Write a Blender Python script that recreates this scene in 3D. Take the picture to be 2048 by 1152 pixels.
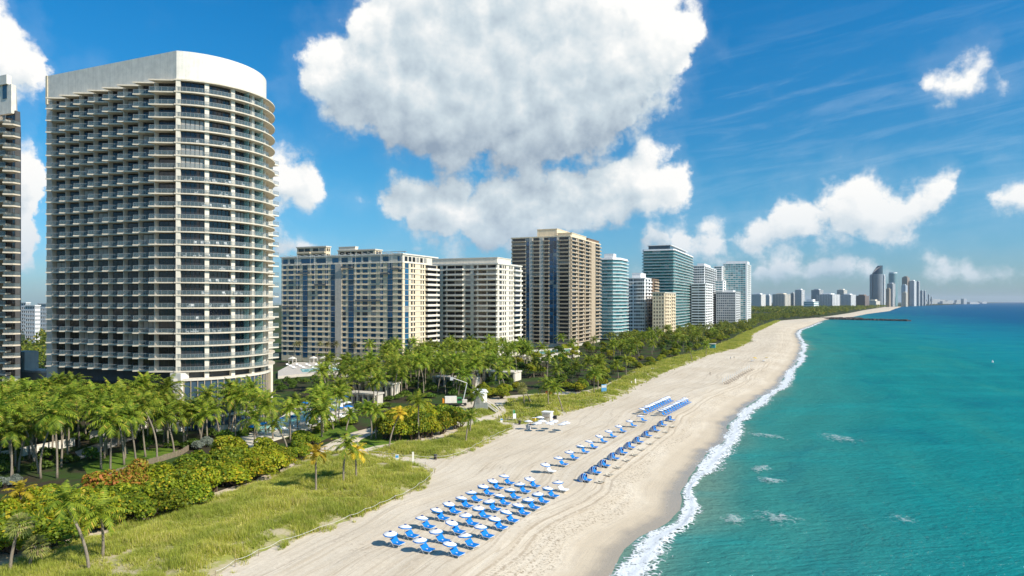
import bpy, math, random
import numpy as np
from mathutils import Vector
R = math.radians
sc = bpy.context.scene
for _o in list(bpy.data.objects): bpy.data.objects.remove(_o)

# ------------------------------------------------------------------ camera
CAM_H, FPX, HORY = 36.0, 2048 * 24.0 / 36.0, 603.0
cam_d = bpy.data.cameras.new('camera'); cam = bpy.data.objects.new('camera', cam_d)
sc.collection.objects.link(cam); sc.camera = cam
cam_d.lens, cam_d.sensor_width = 24.0, 36.0
cam_d.shift_y = (HORY - 576.0) / 2048.0
cam_d.clip_start, cam_d.clip_end = 0.5, 90000.0
cam.location = (0, 0, CAM_H); cam.rotation_euler = (R(90), 0, 0)

# ------------------------------------------------------------------ light
SUN_EL = R(38.0); SUN_AZ = math.atan2(0.852, -0.523)          # bearing from +Y towards +X
sun_v = Vector((math.cos(SUN_EL) * math.sin(SUN_AZ), math.cos(SUN_EL) * math.cos(SUN_AZ), math.sin(SUN_EL)))
sun_d = bpy.data.lights.new('sun', 'SUN'); sun = bpy.data.objects.new('sun', sun_d)
sc.collection.objects.link(sun)
sun_d.energy, sun_d.angle, sun_d.color = 5.0, R(0.55), (1.0, 0.93, 0.82)
sun.rotation_euler = (-sun_v).to_track_quat('-Z', 'Y').to_euler()
sc.view_settings.view_transform = 'Standard'; sc.view_settings.look = 'None'
sc.view_settings.gamma = 1.0; sc.view_settings.exposure = 0.26
sc.view_settings.use_curve_mapping = False
sc.cycles.max_bounces = 7; sc.cycles.diffuse_bounces = 3; sc.cycles.glossy_bounces = 3
sc.cycles.transmission_bounces = 5; sc.cycles.transparent_max_bounces = 14; sc.cycles.volume_bounces = 0
sc.cycles.sample_clamp_indirect = 6.0

# ------------------------------------------------------------------ node expressions
class E:
    def __init__(s, nt, sock): s.nt, s.s = nt, sock
    def _m(s, op, *a):
        n = s.nt.nodes.new('ShaderNodeMath'); n.operation = op
        for i, v in enumerate((s,) + a):
            if isinstance(v, E): s.nt.links.new(v.s, n.inputs[i])
            else: n.inputs[i].default_value = v
        return E(s.nt, n.outputs[0])
    def __add__(s, o): return s._m('ADD', o)
    def __mul__(s, o): return s._m('MULTIPLY', o)
    __radd__ = __add__; __rmul__ = __mul__
    def __sub__(s, o): return s._m('SUBTRACT', o)
    def __rsub__(s, o): return (s * -1.0) + o
    def __truediv__(s, o): return s._m('DIVIDE', o)
    def max(s, o): return s._m('MAXIMUM', o)
    def min(s, o): return s._m('MINIMUM', o)
    def pow(s, o): return s._m('POWER', o)
    def sin(s): return s._m('SINE')
    def abs(s): return s._m('ABSOLUTE')
    def ss(s, a, b, c=0.0, d=1.0, kind='SMOOTHSTEP'):
        n = s.nt.nodes.new('ShaderNodeMapRange'); n.interpolation_type = kind
        s.nt.links.new(s.s, n.inputs[0])
        for i, v in enumerate((a, b, c, d)): n.inputs[i + 1].default_value = v
        return E(s.nt, n.outputs[0])
    def lin(s, a, b, c=0.0, d=1.0): return s.ss(a, b, c, d, 'LINEAR')
def put(nt, v, inp):
    if isinstance(v, E): nt.links.new(v.s, inp)
    elif hasattr(v, 'is_output'): nt.links.new(v, inp)
    else: inp.default_value = v
def col4(c): return (c[0], c[1], c[2], 1.0)
def mix(nt, f, a, b, blend='MIX'):
    n = nt.nodes.new('ShaderNodeMix'); n.data_type = 'RGBA'; n.blend_type = blend; n.clamp_factor = True
    put(nt, f, n.inputs[0])
    put(nt, col4(a) if isinstance(a, tuple) else a, n.inputs[6]); put(nt, col4(b) if isinstance(b, tuple) else b, n.inputs[7])
    return E(nt, n.outputs[2])
def noise(nt, vec, scale, detail=4.0, rough=0.55, dist=0.0, out=0, dim='3D'):
    n = nt.nodes.new('ShaderNodeTexNoise'); n.noise_dimensions = dim
    if vec is not None: nt.links.new(vec.s, n.inputs['Vector'])
    n.inputs['Scale'].default_value = scale; n.inputs['Detail'].default_value = detail
    n.inputs['Roughness'].default_value = rough; n.inputs['Distortion'].default_value = dist
    return E(nt, n.outputs[out])
def vmath(nt, op, a, b=None, c=None):
    n = nt.nodes.new('ShaderNodeVectorMath'); n.operation = op
    for i, v in enumerate((a, b, c)):
        if v is None: continue
        put(nt, v, n.inputs[i])
    return E(nt, n.outputs['Value'] if op in ('LENGTH', 'DOT_PRODUCT') else n.outputs[0])
def combine(nt, x, y, z=0.0):
    n = nt.nodes.new('ShaderNodeCombineXYZ')
    for i, v in enumerate((x, y, z)): put(nt, v, n.inputs[i])
    return E(nt, n.outputs[0])
def separate(nt, v):
    n = nt.nodes.new('ShaderNodeSeparateXYZ'); nt.links.new(v.s, n.inputs[0])
    return [E(nt, n.outputs[i]) for i in range(3)]

# ------------------------------------------------------------------ world: clear sky with cumulus
def px_dir(x, y):                       # bearing and elevation of a direction
    az = math.atan2(x - 1024.0, FPX)
    return az, math.atan2((HORY - y) * math.cos(az), FPX)
# cloud banks: bearing (as photo column), top row, base row
BANKS = [
 [(-30,-60,200),(10,0,195),(40,50,185),(80,75,190),(98,130,132),(110,160,110),(480,260,110),(560,190,150),(574,150,155),(600,110,192),(640,78,222),(700,45,250),
  (735,-10,268),(790,-90,300),(850,-160,330),(900,-190,342),(960,-195,338),(1000,-200,350),(1060,-195,345),(1100,-190,340),(1190,-140,302),(1240,-80,285),
  (1290,-40,250),(1335,-10,205),(1375,5,165),(1402,36,114),(1415,78,76),(1430,120,60),(1560,300,100),(2080,300,100)],
 [(-30,250,540),(30,275,535),(75,300,520),(95,400,405),(110,450,360),(500,420,330),(530,300,408),(600,308,404),(630,340,398),(648,385,386),(658,420,370),
  (745,430,365),(762,396,404),(785,368,436),(830,352,466),(880,346,488),(950,346,502),(1010,340,505),(1060,334,500),(1120,320,480),
  (1190,306,465),(1250,296,444),(1300,292,434),(1340,300,416),(1368,326,390),(1383,360,355),(1398,400,335)],
 [(-30,560,480),(520,545,490),(545,465,518),(600,472,515),(640,520,490),(1250,530,440),(1286,474,482),(1302,452,496),(1335,458,504),(1375,438,508),(1430,452,507),
  (1466,474,498),(1490,468,498),(1520,440,496),(1548,404,494),(1575,400,490),(1590,408,488),(1605,388,486),(1650,368,482),(1705,356,486),(1760,364,484),(1820,362,470),
  (1866,360,436),(1894,364,404),(1906,384,380),(1920,430,360),(1960,420,370),(1985,374,404),(2080,370,406)],
 [(-30,560,500),(1470,565,535),(1500,548,552),(1530,522,555),(1590,517,555),(1625,536,554),(1660,522,552),(1705,510,550),(1745,527,550),(1775,549,547),(1790,560,530),
  (1826,552,540),(1845,536,557),(1885,535,557),(1905,552,542),(1930,548,556),(1960,543,558),(1980,556,545),(2080,556,540)],
 [(-30,330,20),(1780,250,60),(1846,176,178),(1870,158,186),(1925,142,178),(1965,124,160),(1988,140,152),(2000,178,130),(2080,220,60)],
]
AZ0, AZ1, VS = R(-41.0), R(41.0), 0.62

def float_curve(nt, x, pts):
    n = nt.nodes.new('ShaderNodeFloatCurve'); nt.links.new(x.s, n.inputs['Value'])
    cv = n.mapping.curves[0]; n.mapping.use_clip = False
    while len(cv.points) > 2: cv.points.remove(cv.points[0])
    cv.points[0].location, cv.points[1].location = pts[0], pts[-1]
    for q in pts[1:-1]: cv.points.new(*q)
    for q in cv.points: q.handle_type = 'VECTOR'
    n.mapping.update()
    return E(nt, n.outputs[0])

def build_world():
    w = bpy.data.worlds.new('World'); sc.world = w; w.use_nodes = True
    w.cycles.sampling_method = 'MANUAL'; w.cycles.sample_map_resolution = 512
    nt = w.node_tree; nt.nodes.clear()
    out = nt.nodes.new('ShaderNodeOutputWorld'); bg = nt.nodes.new('ShaderNodeBackground')
    nt.links.new(bg.outputs[0], out.inputs[0]); bg.inputs[1].default_value = 0.1
    sky = nt.nodes.new('ShaderNodeTexSky'); sky.sky_type = 'NISHITA'; sky.sun_disc = False
    sky.sun_elevation = SUN_EL; sky.sun_rotation = SUN_AZ
    sky.air_density, sky.dust_density, sky.ozone_density, sky.altitude = 1.0, 0.4, 3.0, 0
    tc = nt.nodes.new('ShaderNodeTexCoord'); d = E(nt, tc.outputs['Generated'])
    x, y, z = separate(nt, d)
    az = x._m('ARCTAN2', y); el = z._m('ARCSINE')
    p = combine(nt, az, el)
    g = bpy.data.node_groups.new('cloud_field', 'ShaderNodeTree')
    g.interface.new_socket('P', in_out='INPUT', socket_type='NodeSocketVector')
    g.interface.new_socket('D', in_out='OUTPUT', socket_type='NodeSocketFloat')
    g.interface.new_socket('S', in_out='OUTPUT', socket_type='NodeSocketFloat')
    gi = g.nodes.new('NodeGroupInput'); go = g.nodes.new('NodeGroupOutput')
    q0 = E(g, gi.outputs[0])
    wn = noise(g, q0, 17.0, 5.0, 0.62, 0.0, 1)
    q = vmath(g, 'MULTIPLY_ADD', wn, (0.060, 0.048, 0), vmath(g, 'ADD', q0, (-0.030, -0.024, 0)))
    qa, qe, _ = separate(g, q)
    u = qa.lin(AZ0, AZ1); v = qe / VS
    best = None
    for bank in BANKS:
        tp, bt = [], []
        for (bx, yt, yb) in bank:
            a, et = px_dir(bx, yt); a, eb = px_dir(bx, yb)
            uu = (a - AZ0) / (AZ1 - AZ0)
            tp.append((uu, et / VS)); bt.append((uu, eb / VS))
        if tp[0][0] > 0: tp.insert(0, (0, tp[0][1])); bt.insert(0, (0, bt[0][1]))
        if tp[-1][0] < 1: tp.append((1, tp[-1][1] - .2)); bt.append((1, bt[-1][1] + .2))
        t_ = float_curve(g, u, tp) - v; b_ = v - float_curve(g, u, bt)
        f = t_.min(b_)
        best = f if best is None else best.max(f)
    best = (best * 9.0).min(0.75).max(-1.0)
    # beyond the photograph's edges the same kind of clouds
    far = noise(g, q0, 3.2, 3.0, 0.55).ss(0.50, 0.66, -0.8, 0.8) - qe.ss(R(34), R(60)) - qe.ss(R(4), R(0))
    outside = qa.abs().ss(R(38.5), R(43.0))
    best = best * (1.0 - outside) + far * outside
    n0 = noise(g, q0, 9.0, 2.0, 0.5)
    n1 = noise(g, q0, 30.0, 7.0, 0.60)
    vo = g.nodes.new('ShaderNodeTexVoronoi'); vo.feature = 'F1'; vo.voronoi_dimensions = '2D'
    g.links.new(q.s, vo.inputs['Vector']); vo.inputs['Scale'].default_value = 19.0
    v1 = E(g, vo.outputs['Distance'])
    smooth = best + 0.10 + (n0 - 0.5) * 0.40 - (v1 * v1 - 0.20) * 0.62
    den = smooth + (n1 - 0.5) * 0.95
    g.links.new(den.s, go.inputs[0]); g.links.new(smooth.s, go.inputs[1])
    def field(v, out=0):
        n = nt.nodes.new('ShaderNodeGroup'); n.node_tree = g; nt.links.new(v.s, n.inputs[0]); return E(nt, n.outputs[out])
    D0 = field(p)
    S1 = field(vmath(nt, 'ADD', p, (0.012, 0.020, 0)))
    S2 = field(vmath(nt, 'ADD', p, (0.030, 0.085, 0)), 1)
    low = el.ss(R(22), R(6), 0.0, 1.0)
    alpha = (D0.ss(-0.10, 0.34) + D0.ss(-0.75, 0.2) * 0.08).min(1.0)
    lit = ((D0 - S1) * 0.58 + 0.80) - S2.ss(-0.25, 0.95) * (low * 0.42 + 0.19) - D0.ss(0.2, 1.0) * 0.05
    lit = lit.max(0.0).min(1.0)
    ramp = nt.nodes.new('ShaderNodeValToRGB'); nt.links.new(lit.s, ramp.inputs[0])
    el_ = ramp.color_ramp.elements
    el_[0].position, el_[0].color = 0.0, (2.5, 3.2, 4.1, 1)
    el_[1].position, el_[1].color = 0.92, (8.6, 8.55, 8.35, 1)
    m_ = el_.new(0.48); m_.color = (5.2, 6.0, 6.5, 1)
    # cirrus streaks
    cv = combine(nt, az * 5.0 + el * 3.0, el * 42.0 - az * 6.0)
    cir = noise(nt, cv, 1.0, 6.0, 0.62, 0.6)
    cm = az.ss(R(8), R(20)) * el.ss(R(3), R(7)) * el.ss(R(24), R(14))
    cirA = (cir.ss(0.44, 0.80) * cm + noise(nt, cv, 0.35, 5.0, 0.6).ss(0.55, 0.8) * 0.3 * el.ss(R(2), R(9))) * 0.17
    # sky grading
    hs = nt.nodes.new('ShaderNodeHueSaturation'); nt.links.new(sky.outputs[0], hs.inputs['Color'])
    hs.inputs['Hue'].default_value = 0.492; hs.inputs['Saturation'].default_value = 1.3; hs.inputs['Value'].default_value = 1.0
    tint = mix(nt, el.ss(R(-1.0), R(11)), (0.44, 0.66, 0.98), (0.38, 0.86, 1.02))
    tint = mix(nt, el.ss(R(8), R(25)), tint, (0.17, 0.98, 1.22))
    blue = mix(nt, 1.0, hs.outputs[0], tint, 'MULTIPLY')
    c1 = mix(nt, cirA, blue, (6.8, 7.6, 8.4))
    hz = el.ss(R(0.3), R(10.0), 0.6, 0.0)                # low clouds pale out through more air
    cloudc = mix(nt, hz, E(nt, ramp.outputs[0]), (4.2, 5.4, 6.6))
    c2 = mix(nt, alpha * el.ss(R(0.4), R(3.0), 0.55, 1.0), c1, cloudc)
    nt.links.new(c2.s, bg.inputs[0])
build_world()
# ------------------------------------------------------------------ mesh and object helpers
COL = sc.collection
def gp(x, y, z=2.0):                    # ground point seen at photo column x, row y
    D = (CAM_H - z) * FPX / (y - HORY); return ((x - 1024.0) * D / FPX, D)
def at(x, D): return ((x - 1024.0) * D / FPX, D)
def zat(y, D): return CAM_H + (HORY - y) * D / FPX

class MB:
    def __init__(s): s.v, s.f, s.m = [], [], []
    def face(s, pts, m=0):
        b = len(s.v); s.v += [tuple(p) for p in pts]; s.f.append(tuple(range(b, b + len(pts)))); s.m.append(m)
    def box(s, x0, x1, y0, y1, z0, z1, m=0):
        b = len(s.v)
        s.v += [(x0,y0,z0),(x1,y0,z0),(x1,y1,z0),(x0,y1,z0),(x0,y0,z1),(x1,y0,z1),(x1,y1,z1),(x0,y1,z1)]
        for q in ((0,3,2,1),(4,5,6,7),(0,1,5,4),(1,2,6,5),(2,3,7,6),(3,0,4,7)): s.f.append(tuple(b + i for i in q)); s.m.append(m)
    def prism(s, poly, z0, z1, m=0, mtop=None):          # poly counter-clockwise
        b, n = len(s.v), len(poly)
        s.v += [(p[0], p[1], z0) for p in poly] + [(p[0], p[1], z1) for p in poly]
        s.f.append(tuple(b + i for i in reversed(range(n)))); s.m.append(m)
        s.f.append(tuple(b + n + i for i in range(n))); s.m.append(m if mtop is None else mtop)
        for i in range(n):
            j = (i + 1) % n; s.f.append((b + i, b + j, b + n + j, b + n + i)); s.m.append(m)
    def strip(s, a, c, z0, z1, m=0):                     # closed band between two open polylines a (outer) and c (inner)
        b, n = len(s.v), len(a)
        for L in (a, c):
            s.v += [(p[0], p[1], z0) for p in L] + [(p[0], p[1], z1) for p in L]
        for i in range(n - 1):
            o0, o1, p0, p1 = b + i, b + i + 1, b + n + i, b + n + i + 1
            q0, q1, r0, r1 = b + 2*n + i, b + 2*n + i + 1, b + 3*n + i, b + 3*n + i + 1
            for q in ((o0, o1, p1, p0), (q1, q0, r0, r1), (p0, p1, r1, r0), (q0, q1, o1, o0)): s.f.append(q); s.m.append(m)
        for i in (0, n - 1):
            s.f.append((b + i, b + n + i, b + 3*n + i, b + 2*n + i)); s.m.append(m)
    def tube(s, pts, rad, n=6, m=0, cap=True):
        b = len(s.v); P = [Vector(p) for p in pts]
        for i, p in enumerate(P):
            d = (P[min(i + 1, len(P) - 1)] - P[max(i - 1, 0)]).normalized()
            a = d.cross(Vector((0, 0, 1)) if abs(d.z) < .9 else Vector((1, 0, 0))).normalized(); c = d.cross(a)
            r = rad[i] if hasattr(rad, '__len__') else rad
            for k in range(n):
                t = 2 * math.pi * k / n; s.v.append(tuple(p + a * (math.cos(t) * r) + c * (math.sin(t) * r)))
        for i in range(len(P) - 1):
            for k in range(n):
                k2 = (k + 1) % n; s.f.append((b + i*n + k, b + i*n + k2, b + (i+1)*n + k2, b + (i+1)*n + k)); s.m.append(m)
        if cap:
            s.f.append(tuple(b + k for k in reversed(range(n)))); s.m.append(m)
            e = b + (len(P) - 1) * n; s.f.append(tuple(e + k for k in range(n))); s.m.append(m)
    def mesh(s, name, mats, smooth=False):
        me = bpy.data.meshes.new(name); me.from_pydata(s.v, [], s.f)
        for m in (mats if isinstance(mats, (list, tuple)) else [mats]): me.materials.append(m)
        me.polygons.foreach_set('material_index', s.m)
        if smooth: me.polygons.foreach_set('use_smooth', [True] * len(s.f))
        me.update(); return me
    def build(s, name, mats, parent=None, smooth=False, loc=None, rz=0.0):
        return inst(s.mesh(name, mats, smooth), name, parent, loc, rz)
def np_mesh(name, V, F, mats, attrs=None, smooth=False):
    V = np.asarray(V, np.float32); F = np.asarray(F, np.int32); k = F.shape[1]
    me = bpy.data.meshes.new(name); me.vertices.add(len(V)); me.vertices.foreach_set('co', V.ravel())
    me.loops.add(F.size); me.loops.foreach_set('vertex_index', F.ravel())
    me.polygons.add(len(F)); me.polygons.foreach_set('loop_start', np.arange(0, F.size, k, dtype=np.int32))
    for m in (mats if isinstance(mats, (list, tuple)) else [mats]): me.materials.append(m)
    if smooth: me.polygons.foreach_set('use_smooth', np.ones(len(F), bool))
    for n, a in (attrs or {}).items():
        at_ = me.attributes.new(n, 'FLOAT', 'POINT'); at_.data.foreach_set('value', np.asarray(a, np.float32))
    me.update(calc_edges=True); me.validate(); return me
def inst(me, name, parent=None, loc=None, rz=0.0, scale=None, rot=None):
    o = bpy.data.objects.new(name, me); COL.objects.link(o)
    if parent is not None: o.parent = parent
    if loc is not None: o.location = loc
    if rot is not None: o.rotation_euler = rot
    elif rz: o.rotation_euler = (0, 0, rz)
    if scale is not None: o.scale = scale if hasattr(scale, '__len__') else (scale,) * 3
    return o
def tag(o, label=None, cat=None, group=None, kind=None):
    if label: o['label'] = label
    if cat: o['category'] = cat
    if group: o['group'] = group
    if kind: o['kind'] = kind
    return o
def thing(name, label, cat, loc=(0, 0, 0), rz=0.0, group=None):
    o = bpy.data.objects.new(name, None); COL.objects.link(o); o.location = loc; o.rotation_euler = (0, 0, rz)
    o.empty_display_size = 0.3
    return tag(o, label, cat, group)
def structure(o): o['kind'] = 'structure'; return o

# ------------------------------------------------------------------ materials
def new_mat(name):
    m = bpy.data.materials.new(name); m.use_nodes = True; nt = m.node_tree
    return m, nt, nt.nodes['Principled BSDF']
def pos(nt):
    return E(nt, nt.nodes.new('ShaderNodeNewGeometry').outputs['Position'])
def objrand(nt): return E(nt, nt.nodes.new('ShaderNodeObjectInfo').outputs['Random'])
def island(nt): return E(nt, nt.nodes.new('ShaderNodeNewGeometry').outputs['Random Per Island'])
def attr(nt, n):
    a = nt.nodes.new('ShaderNodeAttribute'); a.attribute_name = n; return E(nt, a.outputs['Fac'])
def bump(nt, bs, h, strength, dist=0.1):
    b = nt.nodes.new('ShaderNodeBump'); b.inputs['Strength'].default_value = strength; b.inputs['Distance'].default_value = dist
    nt.links.new(h.s, b.inputs['Height']); nt.links.new(b.outputs[0], bs.inputs['Normal'])
def paint(name, c, rough=0.7, var=0.10, scale=0.6, spec=0.3, streak=True, metal=0.0):
    m, nt, bs = new_mat(name); P = pos(nt)
    n = noise(nt, P, scale, 5, 0.6)
    f = n.ss(0.3, 0.7, 1 - var, 1 + var * .5)
    if streak:                           # rain streaks run down the walls
        sv = vmath(nt, 'MULTIPLY', P, (2.2, 2.2, 0.06))
        f = f * noise(nt, sv, 1.0, 3, 0.6).ss(0.35, 0.75, 1.02, 1 - var * 1.1)
    c_ = vmath(nt, 'SCALE', combine(nt, *c)); nt.links.new(f.s, c_.s.node.inputs['Scale'])
    nt.links.new(c_.s, bs.inputs['Base Color'])
    bs.inputs['Roughness'].default_value = rough; bs.inputs['Specular IOR Level'].default_value = spec
    bs.inputs['Metallic'].default_value = metal
    return m
def glass(name, c, rough=0.08, var=0.5, curtain=0.0, spec=0.6, cc=(0.42, 0.40, 0.36)):
    """dark window glass with a different room behind each pane"""
    m, nt, bs = new_mat(name); r = objrand(nt)
    P = pos(nt); n = noise(nt, P, 0.35, 2, 0.5)
    wn = nt.nodes.new('ShaderNodeTexWhiteNoise'); wn.noise_dimensions = '1D'; put(nt, r * 91.7, wn.inputs['W'])
    r2 = E(nt, wn.outputs['Value'])
    base = mix(nt, r2, tuple(v * (1 - var) for v in c), tuple(v * (1 + var) for v in c))
    base = mix(nt, n.ss(.4, .65, 0, .35), base, tuple(v * .4 for v in c))
    if curtain: base = mix(nt, (r._m('FRACT') * 1.0)._m('LESS_THAN', curtain) * 0.8, base, cc)
    nt.links.new(base.s, bs.inputs['Base Color']); bs.inputs['Roughness'].default_value = rough
    bs.inputs['Specular IOR Level'].default_value = spec
    bump(nt, bs, noise(nt, P, 0.5, 2, .5), 0.03, 0.3)
    return m
def clear_glass(name, c=(0.55, 0.75, 0.78), alpha=0.35):
    m, nt, bs = new_mat(name)
    bs.inputs['Base Color'].default_value = col4(c); bs.inputs['Roughness'].default_value = 0.06
    bs.inputs['Alpha'].default_value = alpha; bs.inputs['Specular IOR Level'].default_value = 0.6
    return m
def foliage(name, a, b, c=None, cshare=0.0, rough=0.55, trans=0.35, tintvar=True):
    m, nt, bs = new_mat(name); r = island(nt)
    base = mix(nt, r, a, b)
    if c: base = mix(nt, r._m('MULTIPLY', 7.31)._m('FRACT')._m('LESS_THAN', cshare), base, c)
    if tintvar:
        hs = nt.nodes.new('ShaderNodeHueSaturation'); o = objrand(nt)
        put(nt, o.lin(0, 1, 0.485, 0.512), hs.inputs['Hue']); put(nt, o._m('MULTIPLY', 13.7)._m('FRACT').lin(0, 1, 0.72, 1.25), hs.inputs['Value'])
        nt.links.new(base.s, hs.inputs['Color']); base = E(nt, hs.outputs[0])
    nt.links.new(base.s, bs.inputs['Base Color']); bs.inputs['Roughness'].default_value = rough
    bs.inputs['Specular IOR Level'].default_value = 0.25
    if trans:
        t = nt.nodes.new('ShaderNodeBsdfTranslucent'); nt.links.new(base.s, t.inputs[0])
        mx = nt.nodes.new('ShaderNodeMixShader'); mx.inputs[0].default_value = trans
        nt.links.new(bs.outputs[0], mx.inputs[1]); nt.links.new(t.outputs[0], mx.inputs[2])
        nt.links.new(mx.outputs[0], nt.nodes['Material Output'].inputs[0])
    return m

M = {}
M['white'] = paint('white_render', (0.78, 0.73, 0.635), var=.10)
M['ivory'] = paint('ivory_render', (0.74, 0.67, 0.55), var=.08)
M['cream'] = paint('cream_render', (0.80, 0.66, 0.455), var=.1)
M['tan'] = paint('tan_render', (0.50, 0.395, 0.275), var=.12)
M['brown'] = paint('brown_render', (0.27, 0.18, 0.12), var=.12)
M['grey_wall'] = paint('grey_render', (0.60, 0.54, 0.455), var=.1)
M['dark_wall'] = paint('dark_render', (0.10, 0.10, 0.10), var=.15)
M['coolwhite'] = paint('cool_white_render', (0.80, 0.79, 0.77), var=.06)
M['palegrey'] = paint('pale_grey_render', (0.55, 0.56, 0.56), var=.1)
M['concrete'] = paint('concrete', (0.38, 0.36, 0.33), var=.15)
M['roofing'] = paint('roof_gravel', (0.42, 0.40, 0.37), var=.15, streak=False)
M['frame'] = paint('dark_bronze_frame', (0.05, 0.045, 0.04), .4, streak=False)
M['alu'] = paint('light_metal', (0.26, 0.27, 0.27), .35, streak=False)
M['glass_dark'] = glass('bronze_dark_glass', (0.022, 0.022, 0.026), .07, .6, .10)
M['glass_blue'] = glass('blue_tinted_glass', (0.014, 0.10, 0.20), .06, .7, .04, .8)
M['glass_teal'] = glass('teal_tinted_glass', (0.010, 0.145, 0.135), .08, .5, .05, .7)
M['glass_aqua'] = glass('aqua_tinted_glass', (0.13, 0.38, 0.41), .1, .4, .16, .7, (.5, .6, .58))
M['glass_grey'] = glass('grey_window_glass', (0.05, 0.06, 0.07), .1, .6, .15, .6)
M['glass_slate'] = glass('slate_blue_glass', (0.05, 0.09, 0.13), .12, .4, .1, .6)
M['rail_glass'] = clear_glass('balcony_glass', (0.16, 0.23, 0.25), 0.24)
M['teal_rail'] = clear_glass('aqua_balcony_glass', (0.26, 0.50, 0.50), 0.38)
M['wood'] = paint('weathered_wood', (0.30, 0.235, 0.16), .8, .2, 3.0)
M['black'] = paint('black_plastic', (0.03, 0.03, 0.03), .5, streak=False)
M['blue_fabric'] = paint('blue_canvas', (0.006, 0.185, 0.56), .75, .08, 3.0, .2, False)
M['navy_fabric'] = paint('navy_canvas', (0.008, 0.065, 0.26), .75, .08, 3.0, .2, False)
M['white_fabric'] = paint('white_canvas', (0.80, 0.80, 0.79), .8, .04, 3.0, .2, False)
M['grey_fabric'] = paint('grey_canvas', (0.50, 0.52, 0.54), .8, .05, 3.0, .2, False)
M['beige_fabric'] = paint('beige_canvas', (0.50, 0.45, 0.36), .8, .05, 3.0, .2, False)
M['yellow_fabric'] = paint('yellow_canvas', (0.75, 0.50, 0.05), .8, .05, 3.0, .2, False)
M['beige_edge'] = paint('beige_concrete', (0.67, 0.59, 0.465), var=.10)
M['white_metal'] = paint('white_tube', (0.75, 0.74, 0.70), .4, .05, 3., .4, False)
M['green_paint'] = paint('green_paint', (0.05, 0.22, 0.08), .5, streak=False)
M['orange_paint'] = paint('orange_paint', (0.75, 0.28, 0.02), .5, streak=False)
M['sign_blue'] = paint('sign_blue', (0.08, 0.30, 0.55), .5, streak=False)
M['teal_paint'] = paint('teal_paint', (0.03, 0.30, 0.32), .5, streak=False)
M['mulch'] = paint('bark_mulch', (0.085, 0.06, 0.04), .9, .3, 2.0, .1, False)
M['trunk'] = paint('palm_bark', (0.27, 0.225, 0.17), .9, .25, 5.0, .1, False)
M['bark'] = paint('shrub_bark', (0.12, 0.085, 0.06), .9, .3, 4.0, .1, False)
M['palm'] = foliage('palm_leaf', (0.085, 0.170, 0.013), (0.335, 0.400, 0.035), (0.54, 0.43, 0.07), .06)
M['palm_yellow'] = foliage('yellow_palm_leaf', (0.44, 0.40, 0.03), (0.68, 0.50, 0.04), None, 0)
M['palm_grey'] = foliage('date_palm_leaf', (0.22, 0.23, 0.09), (0.42, 0.38, 0.18), (0.30, 0.22, 0.12), .1)
M['palm_fan'] = foliage('fan_palm_leaf', (0.20, 0.24, 0.06), (0.42, 0.40, 0.11), (0.32, 0.25, 0.13), .12)
M['grape'] = foliage('sea_grape_leaf', (0.085, 0.165, 0.012), (0.290, 0.345, 0.020), (0.54, 0.44, 0.03), .07)
M['grape_gold'] = foliage('golden_sea_grape_leaf', (0.16, 0.235, 0.013), (0.42, 0.42, 0.020), (0.60, 0.42, 0.03), .10)
M['grape_red'] = foliage('reddening_sea_grape_leaf', (0.17, 0.22, 0.02), (0.46, 0.38, 0.03), (0.55, 0.24, 0.05), .26)
M['shrub'] = foliage('garden_shrub_leaf', (0.045, 0.105, 0.012), (0.15, 0.24, 0.025), None)
M['silver'] = foliage('silver_shrub_leaf', (0.22, 0.26, 0.20), (0.36, 0.40, 0.32), None)
M['flame'] = foliage('orange_red_flower', (0.55, 0.08, 0.02), (0.75, 0.16, 0.03), None)
M['canopy'] = foliage('far_canopy_leaf', (0.075, 0.125, 0.016), (0.24, 0.27, 0.034), (0.42, 0.33, 0.04), .10, tintvar=False)
# ------------------------------------------------------------------ shoreline frame: t along the beach, s inland
T_ = np.array([0.3907, 0.9205]); N_ = np.array([-0.9205, 0.3907])
SHORE_PX = [(1225,1150),(1242,1109),(1284,1077),(1340,1053),(1368,1015),(1366,985),(1383,966),(1403,940),(1424,905),(1450,886),(1460,853),(1487,823),
 (1522,797),(1559,775),(1576,751),(1598,723),(1607,693),(1602,680),(1594,668),(1600,660),(1621,653),(1640,645),(1652,640),(1704,634.5),(1735,628),(1781,622),(1790,618),(1812,611),(1859,607),(1894,604.6)]
_sp = np.array([gp(x, y, 0.0) for x, y in SHORE_PX])
_st, _ss = _sp @ T_, _sp @ N_
_o = np.argsort(_st); _st, _ss = _st[_o], _ss[_o]
_st = np.concatenate([[-3000, -300], _st, [_st[-1] + 60000]]); _ss = np.concatenate([[_ss[0] + 30, _ss[0] + 4], _ss, [_ss[-1] - 60000 * .25]])
_tt = np.concatenate([np.arange(-3000, 0, 50.), np.arange(0, 900, 1.0), np.arange(900, 4000, 10.), np.arange(4000, 72000, 200.)])
_raw = np.interp(_tt, _st, _ss)
_near = (_tt >= 0) & (_tt < 900)                         # soften the corners of the measured line
_k = np.exp(-np.linspace(-2, 2, 13) ** 2); _k /= _k.sum()
_sm = np.convolve(np.pad(_raw[_near], 6, 'edge'), _k, 'valid'); _raw[_near] = _sm
rng = np.random.default_rng(3)
def wig(t, L, seed):
    r = np.random.default_rng(seed); k = np.arange(-10, 4000)
    return np.interp(t / L, k, r.uniform(-1, 1, len(k)))
def shore_s(t): return np.interp(t, _tt, _raw) + np.where((np.asarray(t) > 0) & (np.asarray(t) < 900), wig(t, 11.0, 1) * .7, 0)
def ts(p): p = np.asarray(p); return p @ T_, p @ N_
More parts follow.
